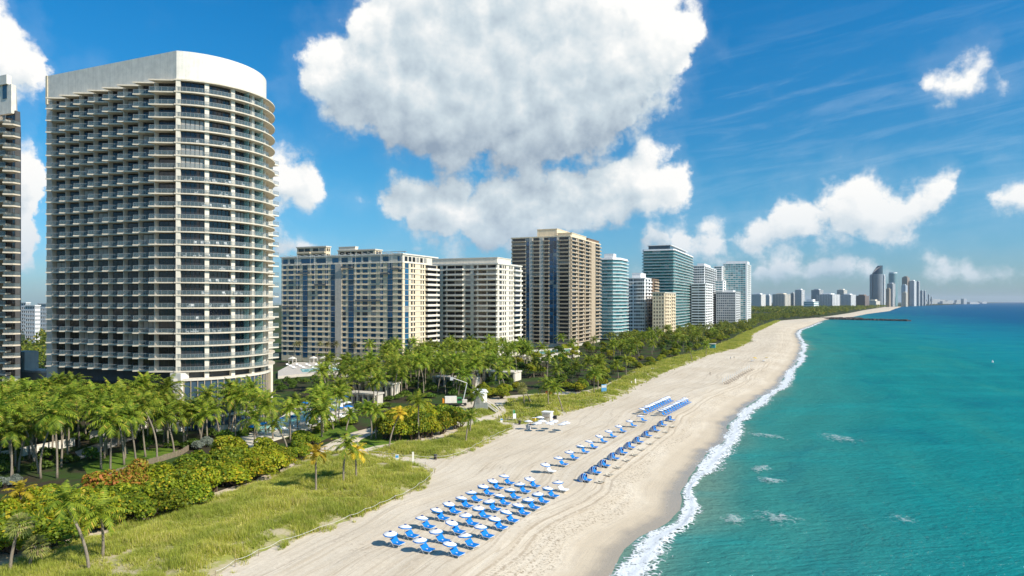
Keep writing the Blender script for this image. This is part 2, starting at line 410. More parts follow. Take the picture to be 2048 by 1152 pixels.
def sand_z(s):
    s = np.asarray(s, float); u = np.clip(s / 20.0, 0, 1)
    return np.where(s < 0, np.maximum(s * 0.06, -4.0), 2.0 * (u * u * (3 - 2 * u)) * .75 + 2.0 * u * .25)
def vnoise(x, y, seed=0):
    r = np.random.default_rng(seed); G = r.uniform(0, 1, (256, 256))
    xi, yi = np.floor(x).astype(int), np.floor(y).astype(int); fx, fy = x - xi, y - yi
    fx, fy = fx * fx * (3 - 2 * fx), fy * fy * (3 - 2 * fy)
    g = lambda a, b: G[a % 256, b % 256]
    return (g(xi, yi) * (1 - fx) + g(xi + 1, yi) * fx) * (1 - fy) + (g(xi, yi + 1) * (1 - fx) + g(xi + 1, yi + 1) * fx) * fy
def grid_ts(ts_t, ts_s, zf, name, mat, off=None):
    tt, s_ = np.meshgrid(ts_t, ts_s, indexing='ij'); base = shore_s(tt) if off is None else off(tt)
    X = tt[..., None] * T_ + (base + s_)[..., None] * N_
    sh = (base + s_) - shore_s(tt)
    Z = zf(tt, s_, X)
    V = np.concatenate([X, Z[..., None]], -1).reshape(-1, 3); nt_, ns = tt.shape
    i = np.arange((nt_ - 1) * ns).reshape(nt_ - 1, ns)[:, :-1].ravel()
    F = np.stack([i, i + 1, i + ns + 1, i + ns], 1)
    F = F[:, ::-1]
    return np_mesh(name, V, F, mat, {'shore': sh.ravel(), 'along': tt.ravel()}, True)

# --- sand
def sand_material(name, wet=True):
    m, nt, bs = new_mat(name); P = pos(nt); s = attr(nt, 'shore'); t = attr(nt, 'along')
    big = noise(nt, P, 0.035, 5, .6); fine = noise(nt, P, 1.6, 6, .7)
    c = mix(nt, big.ss(.35, .68), (0.650, 0.550, 0.410), (0.750, 0.655, 0.510))
    c = mix(nt, fine.ss(.38, .66, .26, 0), c, (0.46, 0.37, 0.26))
    tv = combine(nt, t * 0.035, s * 0.85)                # raking and tyre tracks run along the beach
    tr = noise(nt, tv, 1.0, 5, .62, .15)
    if wet:
        c = mix(nt, tr.ss(.46, .70, 0, .5) * s.ss(4, 14), c, (0.50, 0.395, 0.265))
        c = mix(nt, tr.ss(.46, .30, 0, .4) * s.ss(6, 14) * s.ss(40, 16), c, (0.74, 0.66, 0.53))
        tr2 = noise(nt, combine(nt, t * .012, s * .33), 1.0, 3, .55, .3)
        c = mix(nt, ((tr2 - .5).abs()).ss(.012, .0, 0, .45) * s.ss(5, 12), c, (0.36, 0.275, 0.18))
        wt = noise(nt, combine(nt, t * .011, 0.0, 3.0), 1.0, 3, .5) - .5
        ft = noise(nt, P, 1.1, 3, .6)
        for s0, wo, k_ in ((13.0, 9, .55), (14.6, 9, .55), (17.5, 14, .4), (24.0, 22, .35), (25.7, 22, .35), (31.0, 16, .3), (39.0, 20, .3)):   # wheel ruts
            c = mix(nt, ((s - wt * wo) - s0).abs().ss(.34, .10, 0, k_) * ft.ss(.32, .5), c, (0.36, 0.275, 0.185))
        fp = nt.nodes.new('ShaderNodeTexVoronoi'); nt.links.new(P.s, fp.inputs['Vector']); fp.inputs['Scale'].default_value = 1.1       # footprints
        c = mix(nt, E(nt, fp.outputs['Distance']).ss(.30, .16, 0, .5) * noise(nt, P, .06, 3, .6).ss(.48, .62) * s.ss(9, 14), c, (0.40, 0.315, 0.22))
        # wrack line and churned band at the top of the wash
        wr = noise(nt, P, 2.3, 5, .7); wb = noise(nt, combine(nt, t * .06, s * .1), 1.0, 4, .6)
        band = (s + (wb - .5) * 9.0)
        c = mix(nt, band.ss(7.5, 9.5) * band.ss(15.0, 10.5) * wr.ss(.50, .64, 0, .75), c, (0.215, 0.155, 0.095))
        c = mix(nt, band.ss(9.0, 5.5, 0, .7), c, (0.530, 0.435, 0.310))
        wet_f = (s + (noise(nt, P, .12, 4, .6) - .5) * 6.0).ss(5.0, 1.2)
        c = mix(nt, wet_f * .85, c, (0.330, 0.275, 0.205))
        put(nt, wet_f.lin(0, 1, .92, .14), bs.inputs['Roughness'])
    else: bs.inputs['Roughness'].default_value = .92
    nt.links.new(c.s, bs.inputs['Base Color']); bs.inputs['Specular IOR Level'].default_value = .25
    h = fine * .5 + tr * .9 + noise(nt, P, .5, 4, .6) * .6
    bump(nt, bs, h, .55, .16)
    return m
M['sand'] = sand_material('beach_sand'); M['sand_path'] = sand_material('path_sand', False)
tl = np.concatenate([np.arange(-2000, 20, 60.), np.arange(20, 520, 1.25), np.arange(520, 1500, 8.), np.geomspace(1500, 36000, 90)])
sl = np.concatenate([[-300, -80, -40, -20, -12, -8, -5, -3], np.arange(-2, 44, .9), [46, 50, 56, 64, 80, 110, 160, 300, 700, 1500, 3000, 6000]])
def zl(t, s, X):
    n = vnoise(X[..., 0] / 5, X[..., 1] / 5, 5) - .5; n2 = vnoise(X[..., 0] / 1.6, X[..., 1] / 1.6, 6) - .5
    k = np.clip(s / 8, 0, 1) * (t < 1500) * np.clip((60 - s) / 15, 0, 1)
    return sand_z(s) + (n * .22 + n2 * .10) * k
structure(inst(grid_ts(tl, sl, zl, 'beach', M['sand']), 'beach'))

# --- sea
def sea_material():
    m, nt, bs = new_mat('sea_water'); P = pos(nt); s = attr(nt, 'shore') * -1.0; t = attr(nt, 'along')
    wob = noise(nt, combine(nt, t * .004, s * .008), 1.0, 4, .6) - .5
    sd = s * (wob * .9 + 1.0) + wob * 30.0
    c = mix(nt, sd.ss(-2, 9), (0.150, 0.260, 0.195), (0.036, 0.225, 0.195))
    c = mix(nt, sd.ss(6, 45), c, (0.006, 0.205, 0.200))
    c = mix(nt, sd.ss(40, 190), c, (0.001, 0.205, 0.262))
    c = mix(nt, (sd + t * .30).ss(240, 900), c, (0.0007, 0.088, 0.200))
    c = mix(nt, sd.ss(600, 2600), c, (0.0006, 0.026, 0.100))
    # patches of stirred sand and dark weed beds
    pat = noise(nt, combine(nt, t * .014, s * .035), 1.0, 5, .62, .5)
    c = mix(nt, pat.ss(.50, .72, 0, .5) * sd.ss(2, 12) * sd.ss(260, 60), c, (0.030, 0.250, 0.200))
    c = mix(nt, pat.ss(.48, .28, 0, .5), c, (0.0012, 0.125, 0.170))
    X, Y, _z = separate(nt, P)
    bar = noise(nt, combine(nt, X * .02 + Y * .004, Y * .055), 1.0, 5, .62, .25)
    c = mix(nt, bar.ss(.46, .70, 0, .45) * sd.ss(400, 40), c, (0.012, 0.285, 0.275))
    # rough open water sends back little sky: mostly the colour of the water body with a weak gloss
    nt.nodes.remove(bs); df = nt.nodes.new('ShaderNodeBsdfDiffuse'); gl = nt.nodes.new('ShaderNodeBsdfGlossy'); ms = nt.nodes.new('ShaderNodeMixShader')
    nt.links.new(c.s, df.inputs['Color']); gl.inputs['Roughness'].default_value = .16; gl.inputs['Color'].default_value = (.8, .9, 1, 1); ms.inputs[0].default_value = .055
    nt.links.new(df.outputs[0], ms.inputs[1]); nt.links.new(gl.outputs[0], ms.inputs[2]); nt.links.new(ms.outputs[0], nt.nodes['Material Output'].inputs[0])
    w1 = noise(nt, combine(nt, X * .055 + Y * .02, Y * .16 - X * .02), 1.0, 4, .6, .1)
    w2 = noise(nt, combine(nt, X * .28 + Y * .06, Y * .75 - X * .12), 1.0, 5, .66, .1)
    w3 = noise(nt, combine(nt, X * 1.1, Y * 2.2), 1.0, 3, .6)
    h = w1 * .9 + w2 * .75 + w3 * .16
    bump(nt, df, h, .95, 1.0); nt.links.new(df.inputs['Normal'].links[0].from_socket, gl.inputs['Normal'])
    return m
M['sea'] = sea_material()
tsea = np.concatenate([np.arange(-3000, 40, 80.), np.arange(40, 300, 2.0), np.arange(300, 900, 6.), np.geomspace(900, 37000, 90)])
ssea = np.concatenate([[4, 2, 0], -np.arange(1, 40, 1.0), -np.arange(40, 160, 3.), -np.geomspace(160, 36000, 50)])
def zs(t, s, X):
    w = np.sin((-s) * .42 + wig(t, 40, 21) * 3 + t * .02) * .16 * np.clip(-s / 10, 0, 1) * np.clip((160 + s) / 60, 0, 1)
    return 0.02 + w * (t > 20) * (t < 900) * (vnoise(X[..., 0] / 14, X[..., 1] / 14, 9))
structure(inst(grid_ts(tsea, ssea, zs, 'sea', M['sea']), 'sea'))

# --- breaking foam along the wash and loose patches of foam further out
def foam_material(name, thick, top=1.0):
    m, nt, bs = new_mat(name); P = pos(nt); e = attr(nt, 'edge'); t = attr(nt, 'along'); s = attr(nt, 'shore')
    n1 = noise(nt, P, .9, 7, .68, .6); v = nt.nodes.new('ShaderNodeTexVoronoi'); v.feature = 'DISTANCE_TO_EDGE'
    wv = vmath(nt, 'ADD', P, noise(nt, P, .8, 3, .6, 0, 1)); nt.links.new(wv.s, v.inputs['Vector']); v.inputs['Scale'].default_value = .85
    lace = E(nt, v.outputs['Distance']).ss(.16, .03)
    n2 = noise(nt, combine(nt, t * .35, s * .9), 1.0, 5, .6, .8)
    a = (e * thick + (n1 - .5) * 1.3 + (n2 - .5) * 1.1 + lace * .30).ss(.36, .80) * top
    bs.inputs['Base Color'].default_value = (.82, .84, .83, 1); bs.inputs['Roughness'].default_value = .7
    put(nt, a, bs.inputs['Alpha'])
    bump(nt, bs, n1 + noise(nt, P, 4.0, 4, .7) * .4, .6, .25)
    return m
M['foam'] = foam_material('surf_foam', .88); M['foam_thin'] = foam_material('thin_foam', .46, .30)
tf = np.concatenate([np.arange(55, 420, .8), np.arange(420, 1300, 4.)]); fr = np.linspace(0, 1, 18)
tt, ff = np.meshgrid(tf, fr, indexing='ij')
wid = 3.7 + wig(tt, 17, 31) * 1.9 + wig(tt, 6.5, 32) * .8 + np.clip((135 - tt) / 40, 0, 1) * 3.0
ins = 1.4 + wig(tt, 6.0, 34) * .8 + wig(tt, 23, 35) * .9
s_ = ins - ff * (wid + ins)
XY = tt[..., None] * T_ + (shore_s(tt) + s_)[..., None] * N_
edge = np.minimum(ff * 7, (1 - ff) * 2.0); edge = np.clip(edge, 0, 1) * np.where(ff < .45, .42 + ff * 1.2, 1.0)
Z = np.maximum(sand_z(s_), .03) + .05 + .42 * edge * np.exp(-((ff - .72) / .22) ** 2) * (.3 + vnoise(XY[..., 0] * .8, XY[..., 1] * .8, 40)) + .05 * vnoise(XY[..., 0] * 2, XY[..., 1] * 2, 41)
V = np.concatenate([XY, Z[..., None]], -1).reshape(-1, 3); n_ = len(fr); i = np.arange((len(tf) - 1) * n_).reshape(-1, n_)[:, :-1].ravel()
F = np.stack([i, i + n_, i + n_ + 1, i + 1], 1)
fo = inst(np_mesh('surf_foam', V, F, M['foam'], {'edge': edge.ravel(), 'along': tt.ravel(), 'shore': s_.ravel()}, True), 'surf_foam')
tag(fo, 'broken white foam of the wash along the waterline', None, None, 'stuff')
def foam_patch(pts, w, thick=1.0):
    P = np.array([gp(x, y, 0) for x, y in pts]); d = np.concatenate([[0], np.cumsum(np.linalg.norm(np.diff(P, axis=0), axis=1))])
    u = np.linspace(0, 1, 40); C = np.stack([np.interp(u * d[-1], d, P[:, k]) for k in (0, 1)], 1)
    tg = np.gradient(C, axis=0); tg /= np.linalg.norm(tg, axis=1)[:, None]; nn = np.stack([-tg[:, 1], tg[:, 0]], 1)
    q = np.linspace(-1, 1, 11); X = C[:, None, :] + nn[:, None, :] * (q[None, :, None] * (w * np.sin(np.pi * np.clip(u, .03, .97)) ** .6)[:, None, None])
    e = (1 - np.abs(q))[None, :] * np.sin(np.pi * u)[:, None] * thick
    Z = .24 + .22 * e
    V = np.concatenate([X, Z[..., None]], -1).reshape(-1, 3); i = np.arange(39 * 11).reshape(-1, 11)[:, :-1].ravel()
    F = np.stack([i, i + 11, i + 12, i + 1], 1)
    return V, F, e.ravel()
FP = [([(1512,950),(1522,938),(1542,932)],2.6,1.5),([(1516,955),(1540,965),(1572,962)],2.8,1.7),([(1468,1028),(1464,1044),(1484,1058)],2.2,1.7),([(1485,866),(1530,873),(1585,882)],4.2,1.3),
 ([(1645,866),(1680,880),(1740,886)],5.0,1.3),([(1500,1020),(1560,1042),(1620,1040)],5.0,1.05),([(1780,1026),(1800,1040),(1840,1056)],2.4,1.0)]
Vs, Fs, Es, b_ = [], [], [], 0
for pts, w_, th in FP:
    v_, f_, e_ = foam_patch(pts, w_, th); Vs.append(v_); Fs.append(f_ + b_); Es.append(e_); b_ += len(v_)
Vs = np.concatenate(Vs)
tag(inst(np_mesh('drifting_foam', Vs, np.concatenate(Fs), M['foam_thin'], {'edge': np.concatenate(Es), 'along': Vs[:, 1], 'shore': Vs[:, 0]}, True), 'drifting_foam'), 'thin pale foam left on the water by small waves', None, None, 'stuff')

# --- dunes
def inside(px, py, poly):
    r = np.zeros(px.shape, bool); n = len(poly)
    for i in range(n):
        (x0, y0), (x1, y1) = poly[i], poly[(i + 1) % n]
        if y0 == y1: continue
        c = ((y0 > py) != (y1 > py)) & (px < (x1 - x0) * (py - y0) / (y1 - y0) + x0); r ^= c
    return r
def edge_dist(px, py, poly):
    d = np.full(px.shape, 1e9); n = len(poly)
    for i in range(n):
        a, b = np.array(poly[i]), np.array(poly[(i + 1) % n]); ab = b - a; L = max(ab @ ab, 1e-9)
        u = np.clip(((px - a[0]) * ab[0] + (py - a[1]) * ab[1]) / L, 0, 1)
        d = np.minimum(d, np.hypot(px - a[0] - u * ab[0], py - a[1] - u * ab[1]))
    return d
def dune_h(x, y, poly, top=.9):
    e = edge_dist(x, y, poly); k = np.clip(e / 5, 0, 1); k = k * k * (3 - 2 * k)
    return 2.0 + k * top * (.35 + .9 * vnoise(x / 7, y / 7, 51)) + .10 * (vnoise(x / 1.7, y / 1.7, 52) - .3)
DUNES = [
 [(-100,1168),(40,1124),(170,1077),(280,1045),(420,999),(540,960),(610,915),(690,902),(760,916),(800,926),(850,933),(868,946),(855,962),(820,987),(760,1014),(700,1040),(640,1064),(560,1092),(470,1132),(430,1155),(300,1250),(0,1400),(-200,1300)],
 [(733,905),(785,913),(826,917),(872,919),(907,914),(935,903),(966,886),(997,870),(1026,858),(1019,850),(991,847),(954,845),(922,860),(897,872),(854,885),(797,889),(760,897)],
 [(976,840),(1003,833),(1014,825),(1006,813),(1014,801),(1034,798),(1076,791),(1134,791),(1176,785),(1232,763),(1276,736),(1332,718),(1382,707),(1425,694),(1465,678),(1490,664),(1548,642),(1561,641),(1505,668),(1501,683),(1475,696),(1415,711),(1382,724),(1332,744),(1282,767),(1246,790),(1199,810),(1126,825),(1110,833),(1050,850),(1020,846)],
 [(925,840),(950,836),(985,830),(1000,822),(985,812),(955,815),(925,822)],
]
DUNES = [[gp(x, y) for x, y in d] for d in DUNES]
def dune_material():
    m, nt, bs = new_mat('dune_ground'); P = pos(nt)
    n = noise(nt, P, .35, 5, .6); f = noise(nt, P, 2.5, 4, .6)
    c = mix(nt, n.ss(.42, .60), (0.46, 0.39, 0.24), (0.30, 0.305, 0.070))
    c = mix(nt, f.ss(.5, .7, 0, .4), c, (0.17, 0.185, 0.035))
    nt.links.new(c.s, bs.inputs['Base Color']); bs.inputs['Roughness'].default_value = .95; bs.inputs['Specular IOR Level'].default_value = .1
    return m
M['dune'] = dune_material()
for k, poly in enumerate(DUNES):
    A = np.array(poly); lo, hi = A.min(0), A.max(0); st = [.8, .8, 1.6, .8][k]
    gx, gy = np.meshgrid(np.arange(lo[0], hi[0] + st, st), np.arange(lo[1], hi[1] + st, st), indexing='ij')
    cin = inside(gx[:-1, :-1] + st / 2, gy[:-1, :-1] + st / 2, poly)
    Z = dune_h(gx, gy, poly) - np.where(inside(gx, gy, poly), 0, .25)
    idx = np.arange(gx.size).reshape(gx.shape); a = idx[:-1, :-1][cin]; b = idx[1:, :-1][cin]; c = idx[1:, 1:][cin]; d = idx[:-1, 1:][cin]
    F = np.stack([a, b, c, d], 1); u, inv = np.unique(F, return_inverse=True)
    V = np.stack([gx.ravel()[u], gy.ravel()[u], Z.ravel()[u]], 1)
    structure(inst(np_mesh('dune', V, inv.reshape(F.shape), M['dune'], None, True), 'dune'))

# --- inland ground, lawns and paths
GB_PX = [(-300,1180),(-100,1145),(0,1100),(150,1065),(300,1025),(430,985),(560,940),(640,895),(700,866),(760,850),(860,835),(930,806),(1000,792),(1100,786),(1180,780),(1240,757),(1310,727),(1400,702),(1470,676),(1550,642),(1625,636),(1660,632),(1700,626),(1730,620),(1770,614)]
_gb = np.array([gp(x, y) for x, y in GB_PX]); _gt, _gs = _gb @ T_, _gb @ N_; _q = np.argsort(_gt); _gt, _gs = _gt[_q], _gs[_q]
def gb_s(t): return np.interp(t, np.concatenate([[-2000], _gt, [60000]]), np.concatenate([[_gs[0]], _gs, [_gs[-1] - 14000]]))
def garden_material():
    m, nt, bs = new_mat('garden_ground'); P = pos(nt)
    n = noise(nt, P, .10, 4, .6); f = noise(nt, P, 1.2, 4, .6)
    c = mix(nt, n.ss(.42, .58), (0.055, 0.045, 0.028), (0.045, 0.080, 0.018))
    c = mix(nt, f.ss(.5, .7, 0, .6), c, (0.025, 0.040, 0.010))
    nt.links.new(c.s, bs.inputs['Base Color']); bs.inputs['Roughness'].default_value = .95; bs.inputs['Specular IOR Level'].default_value = .1
    return m
M['garden'] = garden_material()
structure(inst(grid_ts(np.concatenate([np.arange(-1000, 60, 60.), np.arange(60, 800, 4.), np.geomspace(800, 34000, 60)]), np.array([0, 4, 12, 30, 80, 200, 600, 2000, 5800.]),
    lambda t, s, X: 2.16 - .14 * (s < 1) + 0 * t, 'garden_ground', M['garden'], gb_s), 'garden_ground'))
def lawn_material():
    m, nt, bs = new_mat('lawn_grass'); P = pos(nt); n = noise(nt, P, .5, 5, .65)
    c = mix(nt, n.ss(.35, .68), (0.070, 0.14, 0.016), (0.15, 0.215, 0.026))
    nt.links.new(c.s, bs.inputs['Base Color']); bs.inputs['Roughness'].default_value = .9; bs.inputs['Specular IOR Level'].default_value = .1
    bump(nt, bs, noise(nt, P, 6.0, 4, .7), .6, .08); return m
M['lawn'] = lawn_material()
def sheet(name, px, mat, z=2.18, zz=2.0):
    P = [gp(x, y, zz) for x, y in px]
    if sum(P[i][0] * P[(i+1) % len(P)][1] - P[(i+1) % len(P)][0] * P[i][1] for i in range(len(P))) < 0: P.reverse()
    mb = MB(); mb.prism(P, z - .2, z); return structure(mb.build(name, mat))
sheet('lawn', [(165,935),(225,908),(330,896),(372,906),(330,922),(240,945),(180,958)], M['lawn'])
sheet('lawn', [(610,872),(640,855),(700,846),(716,862),(665,872),(640,885)], M['lawn'])
sheet('lawn', [(700,905),(735,866),(800,858),(860,868),(800,884),(750,892)], M['lawn'], 2.17)
sheet('path', [(652,912),(650,892),(690,876),(748,858),(760,862),(715,884),(724,904),(760,914),(700,912)], M['sand_path'], 2.20)
sheet('path', [(150,905),(250,868),(345,845),(352,852),(255,884),(160,920)], M['concrete'], 2.20)
sheet('path', [(905,862),(935,846),(985,832),(1003,822),(990,806),(1003,797),(1016,800),(1007,813),(1016,824),(1000,836),(958,846),(925,862)], M['sand_path'], 2.20)
# ------------------------------------------------------------------ buildings
TH = R(-23.0)
class Frame:
    """corner nearest the camera; -x runs along the south face to the left, +y along the sea face"""
    def __init__(s, px, D, th=TH):
        s.c = at(px, D); s.th = th; s.D = D
        s.ux, s.uy = (math.cos(th), math.sin(th)), (-math.sin(th), math.cos(th))
    def S(s, px):                        # distance along the south face seen at column px
        k = (px - 1024.0) / FPX; dx, dy = -s.ux[0], -s.ux[1]
        return (k * s.c[1] - s.c[0]) / (dx - k * dy)
    def E(s, px):
        k = (px - 1024.0) / FPX; dx, dy = s.uy
        return (k * s.c[1] - s.c[0]) / (dx - k * dy)
    def z(s, y): return zat(y, s.D)
    def root(s, name, label, z0=2.0, group=None): return thing(name, label, 'building', (s.c[0], s.c[1], z0), s.th, group)
_wm = {}
def window_mesh(w, h, g, fr='frame', mull=2, trans=0.0):
    key = (round(w, 2), round(h, 2), g, fr, mull, trans)
    if key not in _wm:
        mb = MB(); f = .07
        mb.box(-w/2, w/2, 0, .05, 0, h, 0)
        for x in np.linspace(-w/2, w/2, mull + 1): mb.box(x - f/2, x + f/2, -.05, -.002, 0, h, 1)
        mb.box(-w/2, w/2, -.05, -.003, 0, f, 1); mb.box(-w/2, w/2, -.05, -.003, h - f, h, 1)
        if trans: mb.box(-w/2, w/2, -.045, -.003, h * trans, h * trans + f, 1)
        _wm[key] = mb.mesh('window', [M[g], M[fr]])
    return _wm[key]
def split_window(w, h, g, fr='frame', mull=2, trans=0.0):
    key = ('split', round(w, 2), round(h, 2), g, fr, mull, trans)
    if key not in _wm:
        mb = MB(); f = .07; mb.box(-w/2, w/2, 0, .05, 0, h); p = mb.mesh('window', [M[g]]); mb = MB()
        for x in np.linspace(-w/2, w/2, mull + 1): mb.box(x - f/2, x + f/2, -.05, -.002, 0, h)
        mb.box(-w/2, w/2, -.05, -.003, 0, f); mb.box(-w/2, w/2, -.05, -.003, h - f, h)
        if trans: mb.box(-w/2, w/2, -.045, -.003, h * trans, h * trans + f)
        _wm[key] = (p, mb.mesh('frame', [M[fr]]))
    return _wm[key]
def add_window(root, name, sp, loc, rz=0.0):
    o = inst(sp[0], name, root, loc, rz); inst(sp[1], 'frame', o); return o
def rail_mesh(L, h, mats, solid=False, key=None):
    mb = MB()
    if solid: mb.box(-L/2, L/2, -.08, .08, 0, h, 0)
    else:
        mb.box(-L/2, L/2, -.015, .015, .08, h - .05, 0); mb.box(-L/2, L/2, -.035, .035, h - .05, h + .02, 1)
        n = max(1, int(round(L / 1.6)))
        for x in np.linspace(-L/2 + .03, L/2 - .03, n + 1): mb.box(x - .03, x + .03, -.03, .03, 0, h - .05, 1)
    return mb.mesh('railing', mats)
def skin(mb, face, u0, u1, z0, z1, cols, rows, dep=.3, m=0):
    """wall with real openings: spandrels across, piers between the windows"""
    def put_(a, b, c, d):
        if b - a < .01 or d - c < .01: return
        if face == 'S': mb.box(-b, -a, 0, dep, c, d, m)
        else: mb.box(-dep, 0, a, b, c, d, m)
    zz = z0
    cols = sorted(cols)
    for (a, b) in rows:
        put_(u0, u1, zz, a); uu = u0
        for (c, d) in cols: put_(uu, c, a, b); uu = d
        put_(uu, u1, a, b); zz = b
    put_(u0, u1, zz, z1)
def place_windows(root, face, cols, rows, g, rec=.16, fr='frame', skip=None, mull=None, trans=0.0, name='window', sub=False):
    for (c, d) in cols:
        for k, (a, b) in enumerate(rows):
            if skip and skip(c, k): continue
            u = (c + d) / 2; args = (d - c, b - a, g, fr, mull or max(1, int(round((d - c) / 1.3))), trans); lc, rz = ((-u, rec, a), 0.0) if face == 'S' else ((-rec, u, a), R(90))
            if sub: add_window(root, name, split_window(*args), lc, rz)
            else: inst(window_mesh(*args), name, root, lc, rz)

# --- the curved tower -------------------------------------------------
def curved_tower():
    F = Frame(353, 179.0); root = F.root('curved_tower', 'tall pale tower with a rounded seaward end and stepped balconies above the palm grove')
    Wd, z_bot, z_top, fh, n = 52.2, 15.8, 92.5, 3.332, 22       # heights above the tower's ground
    cr_z = 99.8; arc_c, arc_r = (-11.3, 16.0), 19.6
    a0 = math.atan2(-16.0, 11.3)
    arc = lambda r, a: (arc_c[0] + r * math.cos(a), arc_c[1] + r * math.sin(a))
    AR = lambda r, k=26: [arc(r, a0 + (-2 * a0) * i / k) for i in range(k + 1)]
    outline = [(-Wd, 32.0), (-Wd, 0.0)] + AR(arc_r)
    # crown
    mb = MB(); mb.prism(outline, z_top, cr_z, 0, 1)
    cw = mb.build('crown_wall', [M['white'], M['roofing']], root)
    mb = MB(); mb.box(-Wd - .15, -Wd + .7, -.15, 1.2, z_top - 1.0, cr_z + .05); mb.build('crown_pier', M['cream'], root)
    # body behind the glazing
    ins = [(-Wd + .3, 31.5), (-Wd + .3, 2.4), (-1.6, 2.4)] + [arc(arc_r - 1.0, a) for a in np.linspace(a0 + .12, -a0, 24)]
    mb = MB(); mb.prism(ins, 0, z_top - .01); mb.build('core', M['dark_wall'], root)
    mb = MB(); mb.box(-Wd - .2, -47.6, .2, 32, 0, z_top - .02); mb.build('end_wall', M['grey_wall'], root)
    nb, bw = 8, 47.0 / 8
    tip, heel = -3.4, -0.35
    sc_c = (-10.0, 17.0); sc_r = 20.4; b0 = math.atan2(-17.8, 10.0)
    sarc = [(sc_c[0] + sc_r * math.cos(a), sc_c[1] + sc_r * math.sin(a)) for a in np.linspace(b0, -b0, 40)]
    teeth = []
    for i in reversed(range(nb)): teeth += [(-bw * (i + 1) - .35, tip), (-bw * i - .36, heel)]
    mb = MB(); mb.prism([(-47.36, 33.0)] + teeth + sarc, 0, .34)
    slab = mb.mesh('balcony_slab', [M['beige_edge']])
    levels = [z_top - 3.4 - fh * k for k in range(n + 1)]        # balcony floors
    for z in [z_top - .30] + levels: inst(slab, 'balcony_slab', root, (0, 0, z - .34))
    # saw-tooth bays
    tl_ = math.hypot(bw - .01, heel - tip); ta = math.atan2(heel - tip, bw)
    rail = rail_mesh(tl_ - .25, 1.12, [M['rail_glass'], M['alu']])
    wl = tl_ - .55
    wind = split_window(wl, fh - .46, 'glass_dark', 'frame', 5)
    for i in range(nb):
        xm = -bw * (i + .5) - .35
        for z in levels:
            inst(rail, 'glass_railing', root, (xm, (tip + heel) / 2 + .10, z), ta)
            add_window(root, 'window', wind, (xm + .15, (tip + heel) / 2 + 2.9, z + .01), ta)
    for i in range(nb + 1):
        mb = MB(); x = -bw * i - .36; mb.box(x - .11, x + .11, -1.5, 3.0, z_bot, z_top - .75)
        if i: mb.build('party_fin', M['grey_wall'], root)
    # rounded end: piers, glazing and glass rails between them
    per = 6.75 / arc_r; pa = [a0 + .5 / arc_r + per * k for k in range(6)]
    for a in pa:
        mb = MB(); mb.box(-.45, .55, -.55, .55, z_bot - 2, z_top - .1); o = mb.build('pier', M['ivory'], root, loc=(*arc(arc_r, a), 0), rz=a)
    for k in range(5):
        A = np.linspace(pa[k] + .55 / arc_r, pa[k + 1] - .55 / arc_r, 7)
        mb = MB(); mb.strip([arc(arc_r - .25, a) for a in A], [arc(arc_r - .35, a) for a in A], 0, fh - .44, 0); pane = mb.mesh('curved_window', [M['glass_dark']]); mb = MB()
        for a in np.linspace(A[0], A[-1], 6):
            p = arc(arc_r - .22, a); mb.box(p[0] - .06, p[0] + .06, p[1] - .06, p[1] + .06, 0, fh - .44)
        for zz in (0.0, fh - .56): mb.strip([arc(arc_r - .2, a) for a in A], [arc(arc_r - .249, a) for a in A], zz, zz + .1)
        sp = (pane, mb.mesh('frame', [M['frame']]))
        for z in levels: add_window(root, 'curved_window', sp, (0, 0, z + .01))
    A = np.linspace(b0 + .01, -b0 - .25, 9)
    for k in range(6):
        B = np.linspace(A[k], A[k + 1], 6); P = lambda r: [(sc_c[0] + r * math.cos(a), sc_c[1] + r * math.sin(a)) for a in B]
        mb = MB(); mb.strip(P(sc_r - .12), P(sc_r - .15), .1, 1.05, 0); mb.strip(P(sc_r - .10), P(sc_r - .17), 1.05, 1.12, 1)
        for p in P(sc_r - .135)[:-1]: mb.box(p[0] - .03, p[0] + .03, p[1] - .03, p[1] + .03, 0, 1.05, 1)
        me = mb.mesh('curved_railing', [M['rail_glass'], M['alu']])
        for z in levels: inst(me, 'curved_railing', root, (0, 0, z))
    # teal end screens between the far balconies
    mb = MB(); mb.box(-1.2, 1.5, -.03, .03, 0, fh - .45); sm = mb.mesh('privacy_screen', [M['teal_rail']])
    for z in levels:
        for a in (-.10, .18):
            r_ = sc_r - 1.7; inst(sm, 'privacy_screen', root, (sc_c[0] + r_ * math.cos(a), sc_c[1] + r_ * math.sin(a), z), a)
    # podium
    mb = MB(); mb.strip([arc(arc_r + 1.4, a) for a in np.linspace(a0 - .02, .8, 26)], [arc(arc_r - 1.4, a) for a in np.linspace(a0 - .02, .8, 26)], z_bot - 2.6, z_bot - 2.0, 0)
    mb.strip([arc(arc_r + 1.4, a) for a in np.linspace(a0 - .02, .8, 26)], [arc(arc_r + .6, a) for a in np.linspace(a0 - .02, .8, 26)], 3.2, 3.9, 0)
    mb.build('podium_band', M['ivory'], root)
    mb = MB(); mb.strip([arc(arc_r + 1.0, a) for a in np.linspace(a0 + .03, .8, 26)], [arc(arc_r - 1.4, a) for a in np.linspace(a0 + .03, .8, 26)], 0, z_bot - 2.6, 0)
    mb.build('podium_glazing', M['glass_slate'], root)
    for a in np.linspace(a0 + .10, .8, 22):
        p = arc(arc_r + 1.05, a); mb = MB(); mb.box(-.14, .22, -.09, .09, 0, z_bot - 2.6); mb.build('podium_mullion', M['tan'], root, loc=(p[0], p[1], 0), rz=a)
    mb = MB(); mb.prism([(-.9, -1.2), (2.2, -.6), (2.2, 2.0), (-.9, 2.0)], 0, z_bot - .5); mb.build('podium_pier', M['white'], root)
    mb = MB(); mb.box(-Wd + 1, -1.0, -.5, 2.3, 0, z_bot - 4.2); mb.build('podium_glazing', M['glass_dark'], root)
